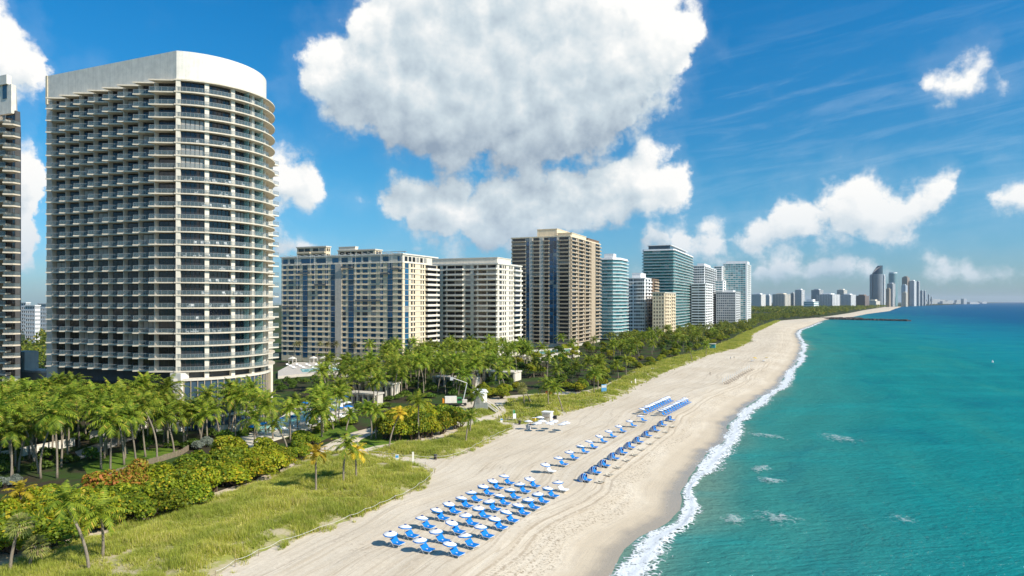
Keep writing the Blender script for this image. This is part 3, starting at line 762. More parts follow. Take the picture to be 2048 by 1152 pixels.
    for x in np.linspace(-Wd + 2, -2, 14):
        mb = MB(); mb.box(x - .1, x + .1, -.75, -.51, 0, z_bot - 4.2); mb.build('podium_mullion', M['frame'], root)
    # set-back rear wing
    mb = MB(); mb.box(-34, -9.6, 34.1, 46, 0, 84.0); mb.build('rear_wing', M['ivory'], root)
    mb = MB(); mb.box(-30, -8.0, 40, 47, 0, .4); rs = mb.mesh('rear_balcony', [M['ivory']]); rr = rail_mesh(7, 1.1, [M['rail_glass'], M['alu']])
    for z in levels[3:]: inst(rs, 'rear_balcony', root, (0, 0, z - .4)); inst(rr, 'rear_railing', root, (-8.1, 43.5, z), R(90))
    mb = MB(); mb.box(-20, -9.4, 36, 45, 84.0, 90); mb.build('rear_parapet', M['white'], root)
    # white terrace furniture on some balconies
    rr_ = random.Random(8); mb = MB(); mb.box(-.35, .35, -.35, .35, .2, .45); mb.box(-.35, .35, .25, .38, .45, .9)
    for sx in (-1, 1):
        for sy in (-1, 1): mb.box(sx * .3 - .03, sx * .3 + .03, sy * .3 - .03, sy * .3 + .03, 0, .2)
    ch = mb.mesh('balcony_chair', [M['white_fabric']])
    for q in range(70):
        z = levels[rr_.choice([4, 7, 8, 9, 12, 13, 14, 15, 16, 17, 18, 19])]; a = rr_.uniform(b0 + .12, -.15); r_ = sc_r - rr_.uniform(.7, 1.1)
        lx, ly = sc_c[0] + r_ * math.cos(a), sc_c[1] + r_ * math.sin(a)
        wx = F.c[0] + lx * F.ux[0] + ly * F.uy[0]; wy = F.c[1] + lx * F.ux[1] + ly * F.uy[1]
        o = inst(ch, 'balcony_chair', None, (wx, wy, 2.0 + z + .002), F.th + a + rr_.choice([0, 1.57, 3.1]))
        tag(o, 'small white armchair on a rounded balcony of the curved tower', 'chair', 'white chairs on the curved tower balconies')
    return F
F1 = curved_tower()

def left_tower():
    F = Frame(30, 196.0); root = F.root('terraced_tower', 'pale tower with glass balconies cut by the left edge of the picture')
    fh, n, zt = 3.332, 25, 90.0
    plan = lambda o, y: [(-60, 26), (-60, y), (-3.0 + o, y), (-3.4 + o, y + 1.6), (-30 + o, y + 18)]
    mb = MB(); mb.prism(plan(-1.2, 2.6), 0, zt); mb.build('core', M['dark_wall'], root)
    mb = MB(); mb.prism(plan(-1.4, 1.6), zt - 1.0, zt + 7.5); mb.prism(plan(-2.4, .9), zt + 7.5, zt + 10.2); mb.build('crown_wall', M['white'], root)
    mb = MB(); mb.box(-8.2, -6.3, 1.45, 1.59, zt + 3.5, zt + 8.5); mb.build('crown_window', M['glass_slate'], root)
    lower = MB(); lower.prism(plan(.4, -1.0), 0, .42); lm = lower.mesh('balcony_slab', [M['beige_edge']])
    upper = MB(); upper.prism([(-5.0, 1.5), (-5.0, -.4), (-2.0, -2.2), (0.2, -.6), (0, 1.5)], 0, .4); um = upper.mesh('corner_balcony', [M['beige_edge']])
    r1 = rail_mesh(8.0, 1.1, [M['rail_glass'], M['alu']]); r2 = rail_mesh(2.0, 1.1, [M['rail_glass'], M['frame']]); r3 = rail_mesh(2.6, 1.1, [M['rail_glass'], M['frame']])
    wm = window_mesh(4.4, fh - .5, 'glass_dark', 'frame', 4)
    for k in range(n):
        z = zt - 4.0 - fh * k
        inst(lm, 'balcony_slab', root, (0, 0, z)); inst(r1, 'glass_railing', root, (-6.9, -.85, z + .42))
        inst(um, 'corner_balcony', root, (0, 0, z - 1.5)); inst(r2, 'glass_railing', root, (0.02, .45, z - 1.1), R(90)); inst(r3, 'glass_railing', root, (-.9, -1.3, z - 1.1), R(36))
        inst(wm, 'window', root, (-6.4, 2.5, z + .43)); inst(wm, 'window', root, (-11.4, 2.5, z + .43))
    for x in (-8.9, -13.9):
        mb = MB(); mb.box(x - .2, x + .2, .6, 2.6, 0, zt - 1.5); mb.build('pier', M['tan'], root)
    G = Frame(84, 214.0); b = G.root('service_block', 'low grey service block in shade between the two pale towers')
    mb = MB(); mb.box(-14, -.5, 0, 5, 0, 11.5); mb.build('wall', M['grey_wall'], b)
    mb = MB(); mb.box(-14.3, -.2, -.3, 5.3, 11.5, 12.2); mb.box(-14.3, -8, -.35, 4, 12.2, 18.0); mb.build('roof_edge', M['white'], b)
    for k in range(3):
        mb = MB(); mb.box(-12 + k * 3.4, -10 + k * 3.4, -.05, -.001, 7.0, 9.0); mb.build('vent', M['dark_wall'], b)
left_tower()

# --- rectangular blocks -------------------------------------------------
def px_cols(F, face, zooms, org, scl):
    f = F.S if face == 'S' else F.E; out = []
    for a, b in zooms:
        u, v = f(org + a / scl), f(org + b / scl); out.append((min(u, v), max(u, v)))
    return out

def scaffold_hotel():
    F = Frame(540 + 1005/3.79, 361.0); root = F.root('scaffolded_hotel', 'long cream hotel with blue glass strips and hanging work platforms', 2.0)
    W, L = F.S(563), F.E(874.5); fh, n = 2.9, 18; zt = 54.7; z0 = zt - fh * n
    org, scl = 540, 3.79
    cs = px_cols(F, 'S', [(98,125),(140,178),(195,225),(315,340),(360,395),(415,440),(550,575),(657,682),(700,740),(765,803),(833,857),(968,998)], org, scl)
    st = px_cols(F, 'S', [(250,285),(463,497),(595,635),(893,930)], org, scl)
    ce = px_cols(F, 'E', [(1068,1082),(1089,1100),(1141,1150),(1158,1168)], org, scl); se = px_cols(F, 'E', [(1022,1050)], org, scl)
    be = px_cols(F, 'E', [(1176,1264)], org, scl)[0]
    rows = [(z0 + fh * k + .75, z0 + fh * k + 2.55) for k in range(n)]
    mb = MB(); skin(mb, 'S', 0, W, 0, zt, cs + st, rows); skin(mb, 'E', .31, L, 0, zt, ce + se + [(be[0] + .4, be[1] - .3)], rows)
    mb.box(-W, -.3, L - .3, L, 0, zt); mb.box(-W, -W + .3, .31, L - .31, 0, zt)
    mb.build('wall', M['cream'], root)
    mb = MB(); mb.box(-W + .31, -.45, .45, L - .31, 0, zt - .02); mb.build('core', M['dark_wall'], root)
    place_windows(root, 'S', cs, rows, 'glass_blue', .2, sub=True)
    place_windows(root, 'E', ce, rows, 'glass_grey', .2, sub=True)
    place_windows(root, 'E', [(be[0] + .4, be[1] - .3)], rows, 'glass_dark', .25, mull=5, name='balcony_door')
    for face, cc in (('S', st), ('E', se)):                      # full-height blue glass strips with spandrel panes
        for (c, d) in cc:
            for k in range(n):
                me = window_mesh(d - c, fh - .12, 'glass_blue', 'frame', 2, .35); u = (c + d) / 2
                inst(me, 'glass_strip_pane', root, (-u, -.05, z0 + fh * k + .06) if face == 'S' else (.05, u, z0 + fh * k + .06), 0 if face == 'S' else R(90))
    mb = MB(); mb.box(-W - .15, .15, -.3, -.002, 0, .16); ls = mb.mesh('ledge', [M['white']])
    mb = MB(); mb.box(.002, .3, .0, L, 0, .16); le = mb.mesh('ledge', [M['white']])
    bal = MB(); bal.box(.301, 1.7, be[0], be[1] + .4, 0, .2); bal.box(1.55, 1.7, be[0], be[1] + .4, .2, 1.15); bal.box(.301, 1.7, be[0], be[0] + .15, .2, 1.15)
    bm = bal.mesh('balcony', [M['white']])
    for k in range(1, n + 1):
        z = z0 + fh * k - .14
        inst(ls, 'ledge', root, (0, 0, z)); inst(le, 'ledge', root, (0, 0, z))
        if k < n: inst(bm, 'balcony', root, (0, 0, z - .05))
    for (a, b) in px_cols(F, 'S', [(497,545)], org, scl):
        mb = MB(); mb.box(-b, -a, -.5, -.301, 0, zt - .3); mb.build('service_shaft', M['grey_wall'], root)
    # penthouse storey
    pc = px_cols(F, 'S', [(90,135),(150,185),(235,330),(350,425),(470,520),(540,590),(620,690),(705,745),(765,840),(855,905),(965,995)], org, scl)
    pr = [(zt + .8, zt + 3.4)]
    mb = MB(); skin(mb, 'S', 0, W, zt + .01, zt + 4.2, pc, pr, .3); skin(mb, 'E', .31, L - 6, zt + .01, zt + 4.2, [(2 + 4 * k, 5 + 4 * k) for k in range(int((L - 10) / 4))], pr, .3)
    mb.box(-W, -.3, L - 6.3, L - 6, zt + .01, zt + 4.2); mb.box(-W, -W + .3, .31, L - 6.31, zt + .01, zt + 4.2); mb.build('penthouse_wall', M['ivory'], root)
    place_windows(root, 'S', pc, pr, 'glass_blue', .2, name='penthouse_window')
    place_windows(root, 'E', [(2 + 4 * k, 5 + 4 * k) for k in range(int((L - 10) / 4))], pr, 'glass_dark', .2, name='penthouse_window')
    mb = MB(); mb.box(-W + .4, -.45, .45, L - 6.4, zt, zt + 4.0); mb.build('penthouse_core', M['dark_wall'], root)
    mb = MB(); mb.box(-W - .5, .5, -.5, L + .5, zt + 4.2, zt + 4.9); mb.build('roof_slab', M['white'], root)
    mb = MB(); mb.box(-22, -3, 8, 9, zt + 6.3, zt + 6.6)
    for x in (-21, -12, -4): mb.box(x, x + .2, 8.2, 8.4, zt + 4.9, zt + 6.3)
    mb.build('roof_gantry', M['alu'], root)
    for x in np.linspace(-W + 3, -3, 18):                        # outriggers over the roof edge
        mb = MB(); mb.tube([(x, 4, zt + 5.2), (x, -1.4, zt + 5.6)], .12, 5); mb.tube([(x, 3.5, zt + 4.8), (x, 3.5, zt + 5.3)], .15, 5); mb.build('outrigger', M['alu'], root)
    # hanging platforms
    plats = [(215,320,310,'at the upper left of the cream hotel wall'),(345,440,405,'below the third storey left of centre on the hotel'),(545,635,270,'just under the roof at the middle of the cream hotel'),
             (845,915,325,'beside the right glass strip of the cream hotel'),(930,1000,290,'close to the top right corner of the cream hotel'),(655,855,532,'long one across the lower right windows of the cream hotel'),(105,220,580,'lowest on the far left of the cream hotel')]
    for (a, b, y, where) in plats:
        (u0, u1), = px_cols(F, 'S', [(a, b)], org, scl); z = F.z(460 + y / 3.79) - 2.6
        um = (u0 + u1) / 2; w = u1 - u0
        p = (F.c[0] - um * F.ux[0] - 1.2 * F.uy[0], F.c[1] - um * F.ux[1] - 1.2 * F.uy[1], 2.0 + z)
        t = thing('work_platform', 'grey hanging work platform ' + where, 'work platform', p, F.th, 'hanging platforms on the cream hotel')
        mb = MB(); mb.box(-w/2, w/2, -.4, .4, 0, .12); mb.build('deck', M['alu'], t)
        mb = MB()
        for zz in (.55, 1.05):
            mb.box(-w/2, w/2, -.42, -.37, zz, zz + .06); mb.box(-w/2, w/2, .37, .42, zz, zz + .06)
        for x in np.linspace(-w/2, w/2 - .05, 7): mb.box(x, x + .05, -.42, -.37, .12, 1.1)
        mb.build('guard_rail', M['frame'], t)
        mb = MB(); mb.box(-w/2 + .3, w/2 - .3, -.36, .30, .12, .8); mb.build('stored_boards', M['concrete'], t)
        for sx in (-1, 1):
            mb = MB(); mb.tube([(sx * (w/2 - .3), 0, .1), (sx * (w/2 - .3), 0, zt + 5.4 - z)], .045, 4); mb.build('rope', M['white_metal'], t)
    return F
scaffold_hotel()

def block(name, label, px_c, D, px_l, px_r, y_top, n, wall, gls, cols_s, cols_e, z0=3.0, sill=.9, head=2.5, bal_s=(), bal_e=(), bal_mat='white', bal_h=1.0, th=TH, roof=None, pent=None, dep=.3, led=None, fr='frame', bal_dep=1.5, Lmin=14.0, group=None):
    """slab block: cols_* are openings as fractions of the face, bal_* balcony runs as fractions"""
    F = Frame(px_c, D, th); root = F.root(name, label, 2.0, group)
    W = abs(F.S(px_l)); L = max(F.E(px_r), 4.0); zt = F.z(y_top) - 2.0; fh = (zt - z0) / n
    rows = [(z0 + fh * k + sill * fh / 3.0, z0 + fh * k + head * fh / 3.0) for k in range(n)]
    cs = [(a * W, b * W) for a, b in cols_s]; ce = [(a * L, b * L) for a, b in cols_e]
    mb = MB(); skin(mb, 'S', 0, W, 0, zt, cs, rows, dep); skin(mb, 'E', dep + .01, L, 0, zt, ce, rows, dep)
    mb.box(-W, -dep, L - .3, L, 0, zt); mb.box(-W, -W + .3, dep + .01, L - .31, 0, zt); mb.build('wall', M[wall], root)
    mb = MB(); mb.box(-W + .31, -dep - .15, dep + .15, L - .31, 0, zt - .02); mb.build('core', M['dark_wall'], root)
    place_windows(root, 'S', cs, rows, gls, dep * .7, fr); place_windows(root, 'E', ce, rows, gls, dep * .7, fr)
    for i, (a, b) in enumerate(bal_s):
        mb = MB(); mb.box(-b * W, -a * W, -bal_dep, -.002, 0, .22); mb.box(-b * W, -a * W, -bal_dep, -bal_dep + .14, .22, bal_h)
        for x in (-b * W, -a * W - .14): mb.box(x, x + .14, -bal_dep + .141, -.002, .22, bal_h)
        me = mb.mesh('balcony', [M[bal_mat]])
        for k in range(n): inst(me, 'balcony', root, (0, 0, z0 + fh * k - .1))
    for (a, b) in bal_e:
        mb = MB(); mb.box(.002, bal_dep, a * L, b * L, 0, .22); mb.box(bal_dep - .14, bal_dep, a * L, b * L, .22, bal_h)
        for y in (a * L, b * L - .14): mb.box(.002, bal_dep - .141, y, y + .14, .22, bal_h)
        me = mb.mesh('balcony', [M[bal_mat]])
        for k in range(n): inst(me, 'balcony', root, (0, 0, z0 + fh * k - .1))
    if led:
        mb = MB(); mb.box(-W - .2, led[1], -led[1], -.003, 0, .2); mb.box(.003, led[1], .0, L, 0, .2); me = mb.mesh('ledge', [M[led[0]]])
        for k in range(1, n + 1): inst(me, 'ledge', root, (0, 0, z0 + fh * k - .16))
    mb = MB(); mb.box(-W - .5, .5, -.5, L + .5, zt, zt + .8); mb.build('roof_slab', M[roof or wall], root)
    for (a, b, c, d, h, mt) in (pent or ()):
        mb = MB(); mb.box(-b * W, -a * W, c * L, d * L, zt + .8, zt + .8 + h); mb.box(-b * W - .3, -a * W + .3, c * L - .3, d * L + .3, zt + .8 + h, zt + 1.2 + h); mb.build('penthouse', M[mt], root)
    return F, root, W, L, zt, z0, fh

def run(n, a=0.0, b=1.0, fill=.6):
    st = (b - a) / n; return [(a + st * (k + .5 - fill / 2), a + st * (k + .5 + fill / 2)) for k in range(n)]

def balcony_hotel():
    F = Frame(540 + 1724/3.79, 400.0); W = F.S(852)
    S = lambda l: [(a / W, b / W) for a, b in px_cols(F, 'S', l, 540, 3.79)]
    L = F.E(1043); Ee = lambda l: [(a / L, b / L) for a, b in px_cols(F, 'E', l, 540, 3.79)]
    block('balcony_block', 'cream block with stacked white balconies beside the scaffolded hotel', 540 + 1724/3.79, 400.0, 852, 1043, 528, 17, 'ivory', 'glass_dark',
          S([(1270,1290),(1310,1334),(1345,1400),(1405,1460),(1480,1520),(1543,1568),(1580,1640),(1650,1712)]), Ee([(1738,1758),(1764,1773),(1780,1789),(1814,1823),(1830,1839),(1850,1896)]),
          z0=3.4, sill=.85, head=2.55, bal_s=S([(1335,1466),(1570,1722)]), bal_e=Ee([(1845,1900)]), roof='white', led=('white', .25), pent=((0.02, .98, .05, .6, 3.0, 'ivory'),))
balcony_hotel()

def brown_tower():
    F = Frame(980 + 585/3.657, 500.0); W = F.S(1023.5); L = F.E(980 + 806/3.657)
    S = lambda l: [(a / W, b / W) for a, b in px_cols(F, 'S', l, 980, 3.657)]
    Ee = lambda l: [(a / L, b / L) for a, b in px_cols(F, 'E', l, 980, 3.657)]
    F, root, W, L, zt, z0, fh = block('brown_tower', 'tall tan and grey tower with dark recessed balconies', 980 + 585/3.657, 500.0, 1023.5, 980 + 806/3.657, 473, 27, 'grey_wall', 'glass_dark',
          S([(168,258),(320,360),(397,428),(508,575)]), Ee([(594,632),(646,682),(692,728),(768,802)]), z0=3.0, sill=.3, head=2.7,
          bal_s=S([(160,262),(314,364),(392,434),(500,585)]), bal_e=Ee([(586,638),(642,686),(690,732),(764,806)]), bal_mat='tan', bal_h=.85, roof='cream', dep=.8, bal_dep=1.3,
          pent=((.28, .62, .1, .5, 6.0, 'cream'), (.0, .24, .05, .5, 2.2, 'cream'), (.0, .3, .55, .95, 1.6, 'brown')))
    for (a, b) in px_cols(F, 'S', [(268,290),(437,461),(465,490)], 980, 3.657):
        for k in range(27): inst(window_mesh(b - a, fh - .1, 'glass_blue', 'frame', 1, .3), 'glass_strip_pane', root, (-(a + b) / 2, -.06, z0 + fh * k + .05))
    for (a, b) in px_cols(F, 'S', [(291,313),(365,391),(491,499)], 980, 3.657):
        mb = MB(); mb.box(-b, -a, -1.0, -.002, 0, zt - .1); mb.build('pier', M['grey_wall'], root)
    for (a, b) in px_cols(F, 'E', [(586,591),(638,642),(686,690),(733,763)], 980, 3.657):
        mb = MB(); mb.box(.002, 1.0, a, b, 0, zt - .1); mb.build('pier', M['tan'], root)
brown_tower()

def slab_tower(name, label, px_c, D, px_l, px_r, y_top, n, gl, slab='coolwhite', over=1.6, ch=4.0, z0=2.0, rail='teal_rail', th=TH, roof=None, slab_t=.35, panes=True, rounded=0, rail_h=1.05, group=None):
    """glass tower ringed by a slab at every storey"""
    F = Frame(px_c, D, th); root = F.root(name, label, 2.0, group); W = abs(F.S(px_l)) - over; L = max(F.E(px_r), 6.0) - over; zt = F.z(y_top) - 2.0; fh = (zt - z0) / n
    def ring(o):
        c = ch + o * .4
        return [(-W - o, L + o), (-W - o, -o + c), (-W - o + c, -o), (o - c, -o), (o, -o + c), (o, L + o - c), (o - c, L + o)]
    mb = MB(); mb.prism(ring(-.25), 0, zt); mb.build('core', M['dark_wall'], root)
    mb = MB(); mb.prism(ring(over), 0, slab_t); sm = mb.mesh('floor_slab', [M[slab]])
    R_ = ring(over - .1); mb = MB()
    for i in range(len(R_)):
        a, b = Vector((*R_[i], 0)), Vector((*R_[(i + 1) % len(R_)], 0)); d = (b - a).normalized(); nn = Vector((d.y, -d.x, 0)) * .03
        mb.face([a + nn, b + nn, b + nn + Vector((0, 0, rail_h)), a + nn + Vector((0, 0, rail_h))]); mb.face([b - nn, a - nn, a - nn + Vector((0, 0, rail_h)), b - nn + Vector((0, 0, rail_h))])
        mb.face([a + nn + Vector((0, 0, rail_h)), b + nn + Vector((0, 0, rail_h)), b - nn + Vector((0, 0, rail_h)), a - nn + Vector((0, 0, rail_h))])
    rm = mb.mesh('glass_railing', [M[rail]])
    for k in range(n + 1):
        inst(sm, 'floor_slab', root, (0, 0, z0 + fh * k - slab_t))
        if k < n: inst(rm, 'glass_railing', root, (0, 0, z0 + fh * k))
    Q = ring(0.0); faces = [(1, 2), (2, 3), (3, 4), (4, 5), (5, 6)]
    for (i, j) in faces:
        a, b = Vector((*Q[i], 0)), Vector((*Q[j], 0)); d = b - a; ln = d.length; nb = max(1, int(round(ln / 4.5))); rz = math.atan2(d.y, d.x)
        me = window_mesh(ln / nb - .06, fh - slab_t - .02, gl, 'alu', 2)
        for q in range(nb):
            p = a + d * ((q + .5) / nb)
            for k in range(n): inst(me, 'window', root, (p.x, p.y, z0 + fh * k + .01), rz)
    mb = MB(); mb.prism(ring(over * .4), zt + .01, zt + 1.4); mb.build('parapet', M[roof or slab], root)
    return F, root, W, L, zt, fh

F, r_, W, L, zt, fh = slab_tower('aqua_tower', 'slim aqua glass tower with white storey bands right of the tan tower', 1236, 590, 1190, 1257, 518, 23, 'glass_aqua', over=1.7, ch=5.0, slab_t=.5)
mb = MB(); mb.box(-W * .7, -W * .25, 3, 12, zt + 1.4, zt + 5.0); mb.build('roof_plant', M['coolwhite'], r_)

block('white_band_block', 'white block with grey window bands in front of the dark teal tower', 1289, 640, 1250, 1308, 557, 16, 'coolwhite', 'glass_grey', run(5, .0, .55, .8) + run(3, .60, .98, .85), run(3, .05, .95, .6), bal_s=((.0, .4),), bal_e=((.1, .9),), bal_mat='coolwhite', pent=((.3, .75, .2, .7, 4.5, 'coolwhite'),), bal_dep=1.2)
block('rust_block', 'narrow rust brown block squeezed behind the white banded block', 1306, 668, 1296, 1317, 559, 18, 'brown', 'glass_dark', run(2, .05, .95, .6), run(3, .05, .95, .6), bal_e=((.1, .9),), bal_mat='tan')
block('apricot_block', 'small apricot block with dark windows at the foot of the dark teal tower', 1329, 625, 1305, 1351, 586, 12, 'cream', 'glass_dark', run(4, .03, .97, .45), run(5, .03, .97, .5), bal_e=((.04, .4), (.6, .96)), bal_mat='cream', bal_dep=.8, roof='ivory')
F, r_, W, L, zt, fh = slab_tower('teal_tower', 'broad dark teal glass tower with thin floor edges and roof pavilion', 1348, 730, 1284, 1386, 500, 27, 'glass_teal', slab='coolwhite', over=1.3, ch=1.2, slab_t=.28)
mb = MB(); mb.box(-W * .85, -W * .15, 4, L * .8, zt + 1.4, zt + 5.5); mb.build('roof_pavilion', M['glass_slate'], r_)
mb = MB(); mb.box(-W * .9, -W * .1, 3, L * .85, zt + 5.5, zt + 6.1); mb.build('pavilion_roof', M['coolwhite'], r_)
block('grid_tower', 'grey white gridded tower right of the dark teal tower', 1409, 860, 1380, 1433, 532, 24, 'coolwhite', 'glass_slate', run(6, .02, .98, .82), run(6, .02, .98, .75), bal_e=((.05, .95),), bal_mat='palegrey', led=('coolwhite', .5), pent=((.2, .7, .2, .7, 3.5, 'coolwhite'),))
block('striped_block', 'lower white striped block in front of the grey white gridded tower', 1411, 822, 1383, 1425, 568, 16, 'coolwhite', 'glass_dark', run(2, .02, .98, .95), run(4, .05, .95, .7), sill=1.1, head=2.6, led=('coolwhite', .6))
block('tall_white_tower', 'tallest white framed teal tower at the end of the near row', 1494, 1000, 1446, 1502, 527, 28, 'coolwhite', 'glass_aqua', run(9, .06, .99, .94), run(3, .1, .9, .6), sill=.35, head=2.7, led=('coolwhite', .3), pent=((.0, .9, .1, .6, 3.0, 'coolwhite'),))
block('teal_wing', 'slim teal wing left of the tallest white framed tower', 1444, 985, 1428, 1449, 533, 27, 'coolwhite', 'glass_teal', run(3, .05, .95, .9), run(1, .2, .8, .8), led=('coolwhite', .4))
block('low_grid_block', 'low grey gridded block before the tallest white framed tower', 1471, 930, 1432, 1481, 585, 13, 'palegrey', 'glass_slate', run(9, .02, .98, .7), run(4, .05, .95, .6), pent=((.2, .7, .3, .7, 2.5, 'coolwhite'),))
block('aqua_mid_block', 'small aqua banded block between the gridded tower and the tallest white tower', 1446, 955, 1428, 1452, 562, 17, 'coolwhite', 'glass_aqua', run(2, .05, .95, .9), run(1, .2, .8, .8), led=('coolwhite', .4))
block('tan_roof_tower', 'tan balcony tower showing above the left part of the cream hotel roof', 652, 470, 594, 661, 494, 17, 'cream', 'glass_dark', run(2, .04, .46, .9) + run(2, .54, .96, .9), run(2, .1, .9, .7), bal_s=((.02, .47), (.53, .98)), bal_mat='cream', roof='ivory', bal_dep=1.0)
block('tan_roof_block', 'tan block just showing above the middle of the cream hotel roof', 750, 480, 676, 764, 500, 16, 'cream', 'glass_dark', run(6, .04, .96, .8), run(2, .1, .9, .7), bal_s=((.3, .98),), bal_mat='cream', roof='ivory', pent=((.55, 1.0, .1, .5, 2.0, 'ivory'),))
for (c, l, r, y, D, lab) in ((70, 50, 78, 612, 560, 'white low block seen in the gap between the two pale towers'), (96, 76, 110, 608, 620, 'white flat block half hidden by the curved tower left edge'), (52, 30, 60, 606, 700, 'aqua white block beside the terraced tower balconies'), (12, -20, 24, 604, 660, 'white block behind the terraced tower at the left edge')):
    block('town_block', lab, c, D, l, r, y, 8, 'coolwhite', 'glass_slate', run(5, .05, .95, .7), run(4, .05, .95, .6))

# --- far skyline across the inlet ------------------------------------------
def far_block(name, lab, x0, x1, ytop, D, wall, gl, n, nc, ev=True, shape=None):
    xc = x0 + (x1 - x0) * .68; F = Frame(xc, D, R(-44.0)); root = F.root(name, lab, 2.0, 'towers of the far skyline')
    W = abs(F.S(x0)); L = min(max(F.E(x1), 8.0), 160.0); zt = F.z(ytop) - 2.0; fh = zt / n
    mb = MB(); mb.box(-W, 0, 0, L, 0, zt); mb.build('wall', M[wall], root)
    mb = MB(); mb.box(-W * .8, -W * .2, L * .2, L * .7, zt, zt + fh * 1.2); mb.build('roof_plant', M[wall], root)
    cw = W / nc; me = MB()
    for k in range(n):                                           # recessed looking ribbon panes, too small to pick apart
        for q in range(nc): me.box(-cw * (q + .88), -cw * (q + .12), -.25, -.01, fh * (k + .28), fh * (k + .82))
        for q in range(max(2, nc // 2)):
            c2 = L / max(2, nc // 2); me.box(.01, .25, c2 * (q + .15), c2 * (q + .85), fh * (k + .28), fh * (k + .82))
    o = me.build('window_band', M[gl], root); o['kind'] = 'stuff'
    return root, F, W, L, zt
fb = lambda z0, z1, yz, D, wall, gl, n, nc, lab, name='far_tower': far_block(name, lab, 1400 + z0/3.16, 1400 + z1/3.16, 500 + yz/3.16, D, M and wall, gl, n, nc)
fb(325,415,280,3100,'coolwhite','glass_slate',18,9,'leftmost low blue grey block of the far skyline'); fb(412,452,286,3300,'coolwhite','glass_slate',16,5,'pale low block between two wide blocks at the left of the far skyline')
fb(458,573,279,3150,'ivory','glass_slate',18,8,'wide cream ended low block of the far skyline'); fb(572,602,274,3400,'palegrey','glass_grey',18,4,'narrow grey low tower left of the domed far tower')
fb(600,662,252,3300,'coolwhite','glass_slate',22,6,'mid height far tower with a darker top above the long park wood'); fb(655,750,326,2900,'coolwhite','glass_aqua',4,8,'long low white hall at the edge of the far wood')
fb(703,780,252,3500,'palegrey','glass_slate',22,7,'first of the two taller grey towers behind the low white hall'); fb(735,885,280,3300,'coolwhite','glass_slate',18,10,'broad low blue grey block near the middle of the far skyline')
fb(865,930,252,3550,'white','glass_slate',22,6,'second of the two taller grey towers near the middle of the far skyline'); fb(888,985,282,3450,'coolwhite','glass_slate',17,8,'pale stepped block left of the red brown far block')
fb(985,1070,288,3700,'brown','glass_slate',14,8,'red brown low block left of the tallest far tower'); fb(1072,1096,158,4300,'palegrey','glass_slate',40,3,'slim shaft on the left flank of the tallest far tower')
fb(1148,1172,160,4350,'coolwhite','glass_slate',40,3,'slim pale shaft on the right flank of the tallest far tower'); fb(1175,1206,245,4200,'tan','glass_grey',26,4,'tan tower at the foot of the tallest far tower')
fb(1182,1235,212,4500,'palegrey','glass_grey',30,6,'grey mid tower before the broad glass far tower'); fb(1272,1312,222,4700,'palegrey','glass_blue',28,4,'blue topped tower below the red crowned far tower')
fb(1276,1325,172,5000,'brown','glass_slate',36,5,'far tower with a red brown crown'); fb(1276,1314,268,4500,'ivory','glass_grey',22,4,'cream tower at the foot of the red crowned far tower')
fb(1322,1368,195,5000,'coolwhite','glass_slate',34,5,'white far tower at the right of the cluster'); fb(1366,1391,200,5100,'palegrey','glass_slate',34,3,'grey twin behind the white far tower at the right of the cluster')
fb(1391,1412,258,5600,'palegrey','glass_slate',24,3,'left of the two small blue grey towers right of the far cluster'); fb(1411,1429,260,5800,'palegrey','glass_slate',24,3,'right of the two small blue grey towers right of the far cluster')
fb(1440,1452,282,6600,'palegrey','glass_slate',20,2,'tiny tower just right of the small blue grey pair on the skyline'); fb(1458,1468,296,7200,'palegrey','glass_slate',14,2,'tiny last tower before the hazy end of the shore')
fb(1060,1138,322,4000,'ivory','glass_grey',5,8,'low cream beach block below the tallest far tower')
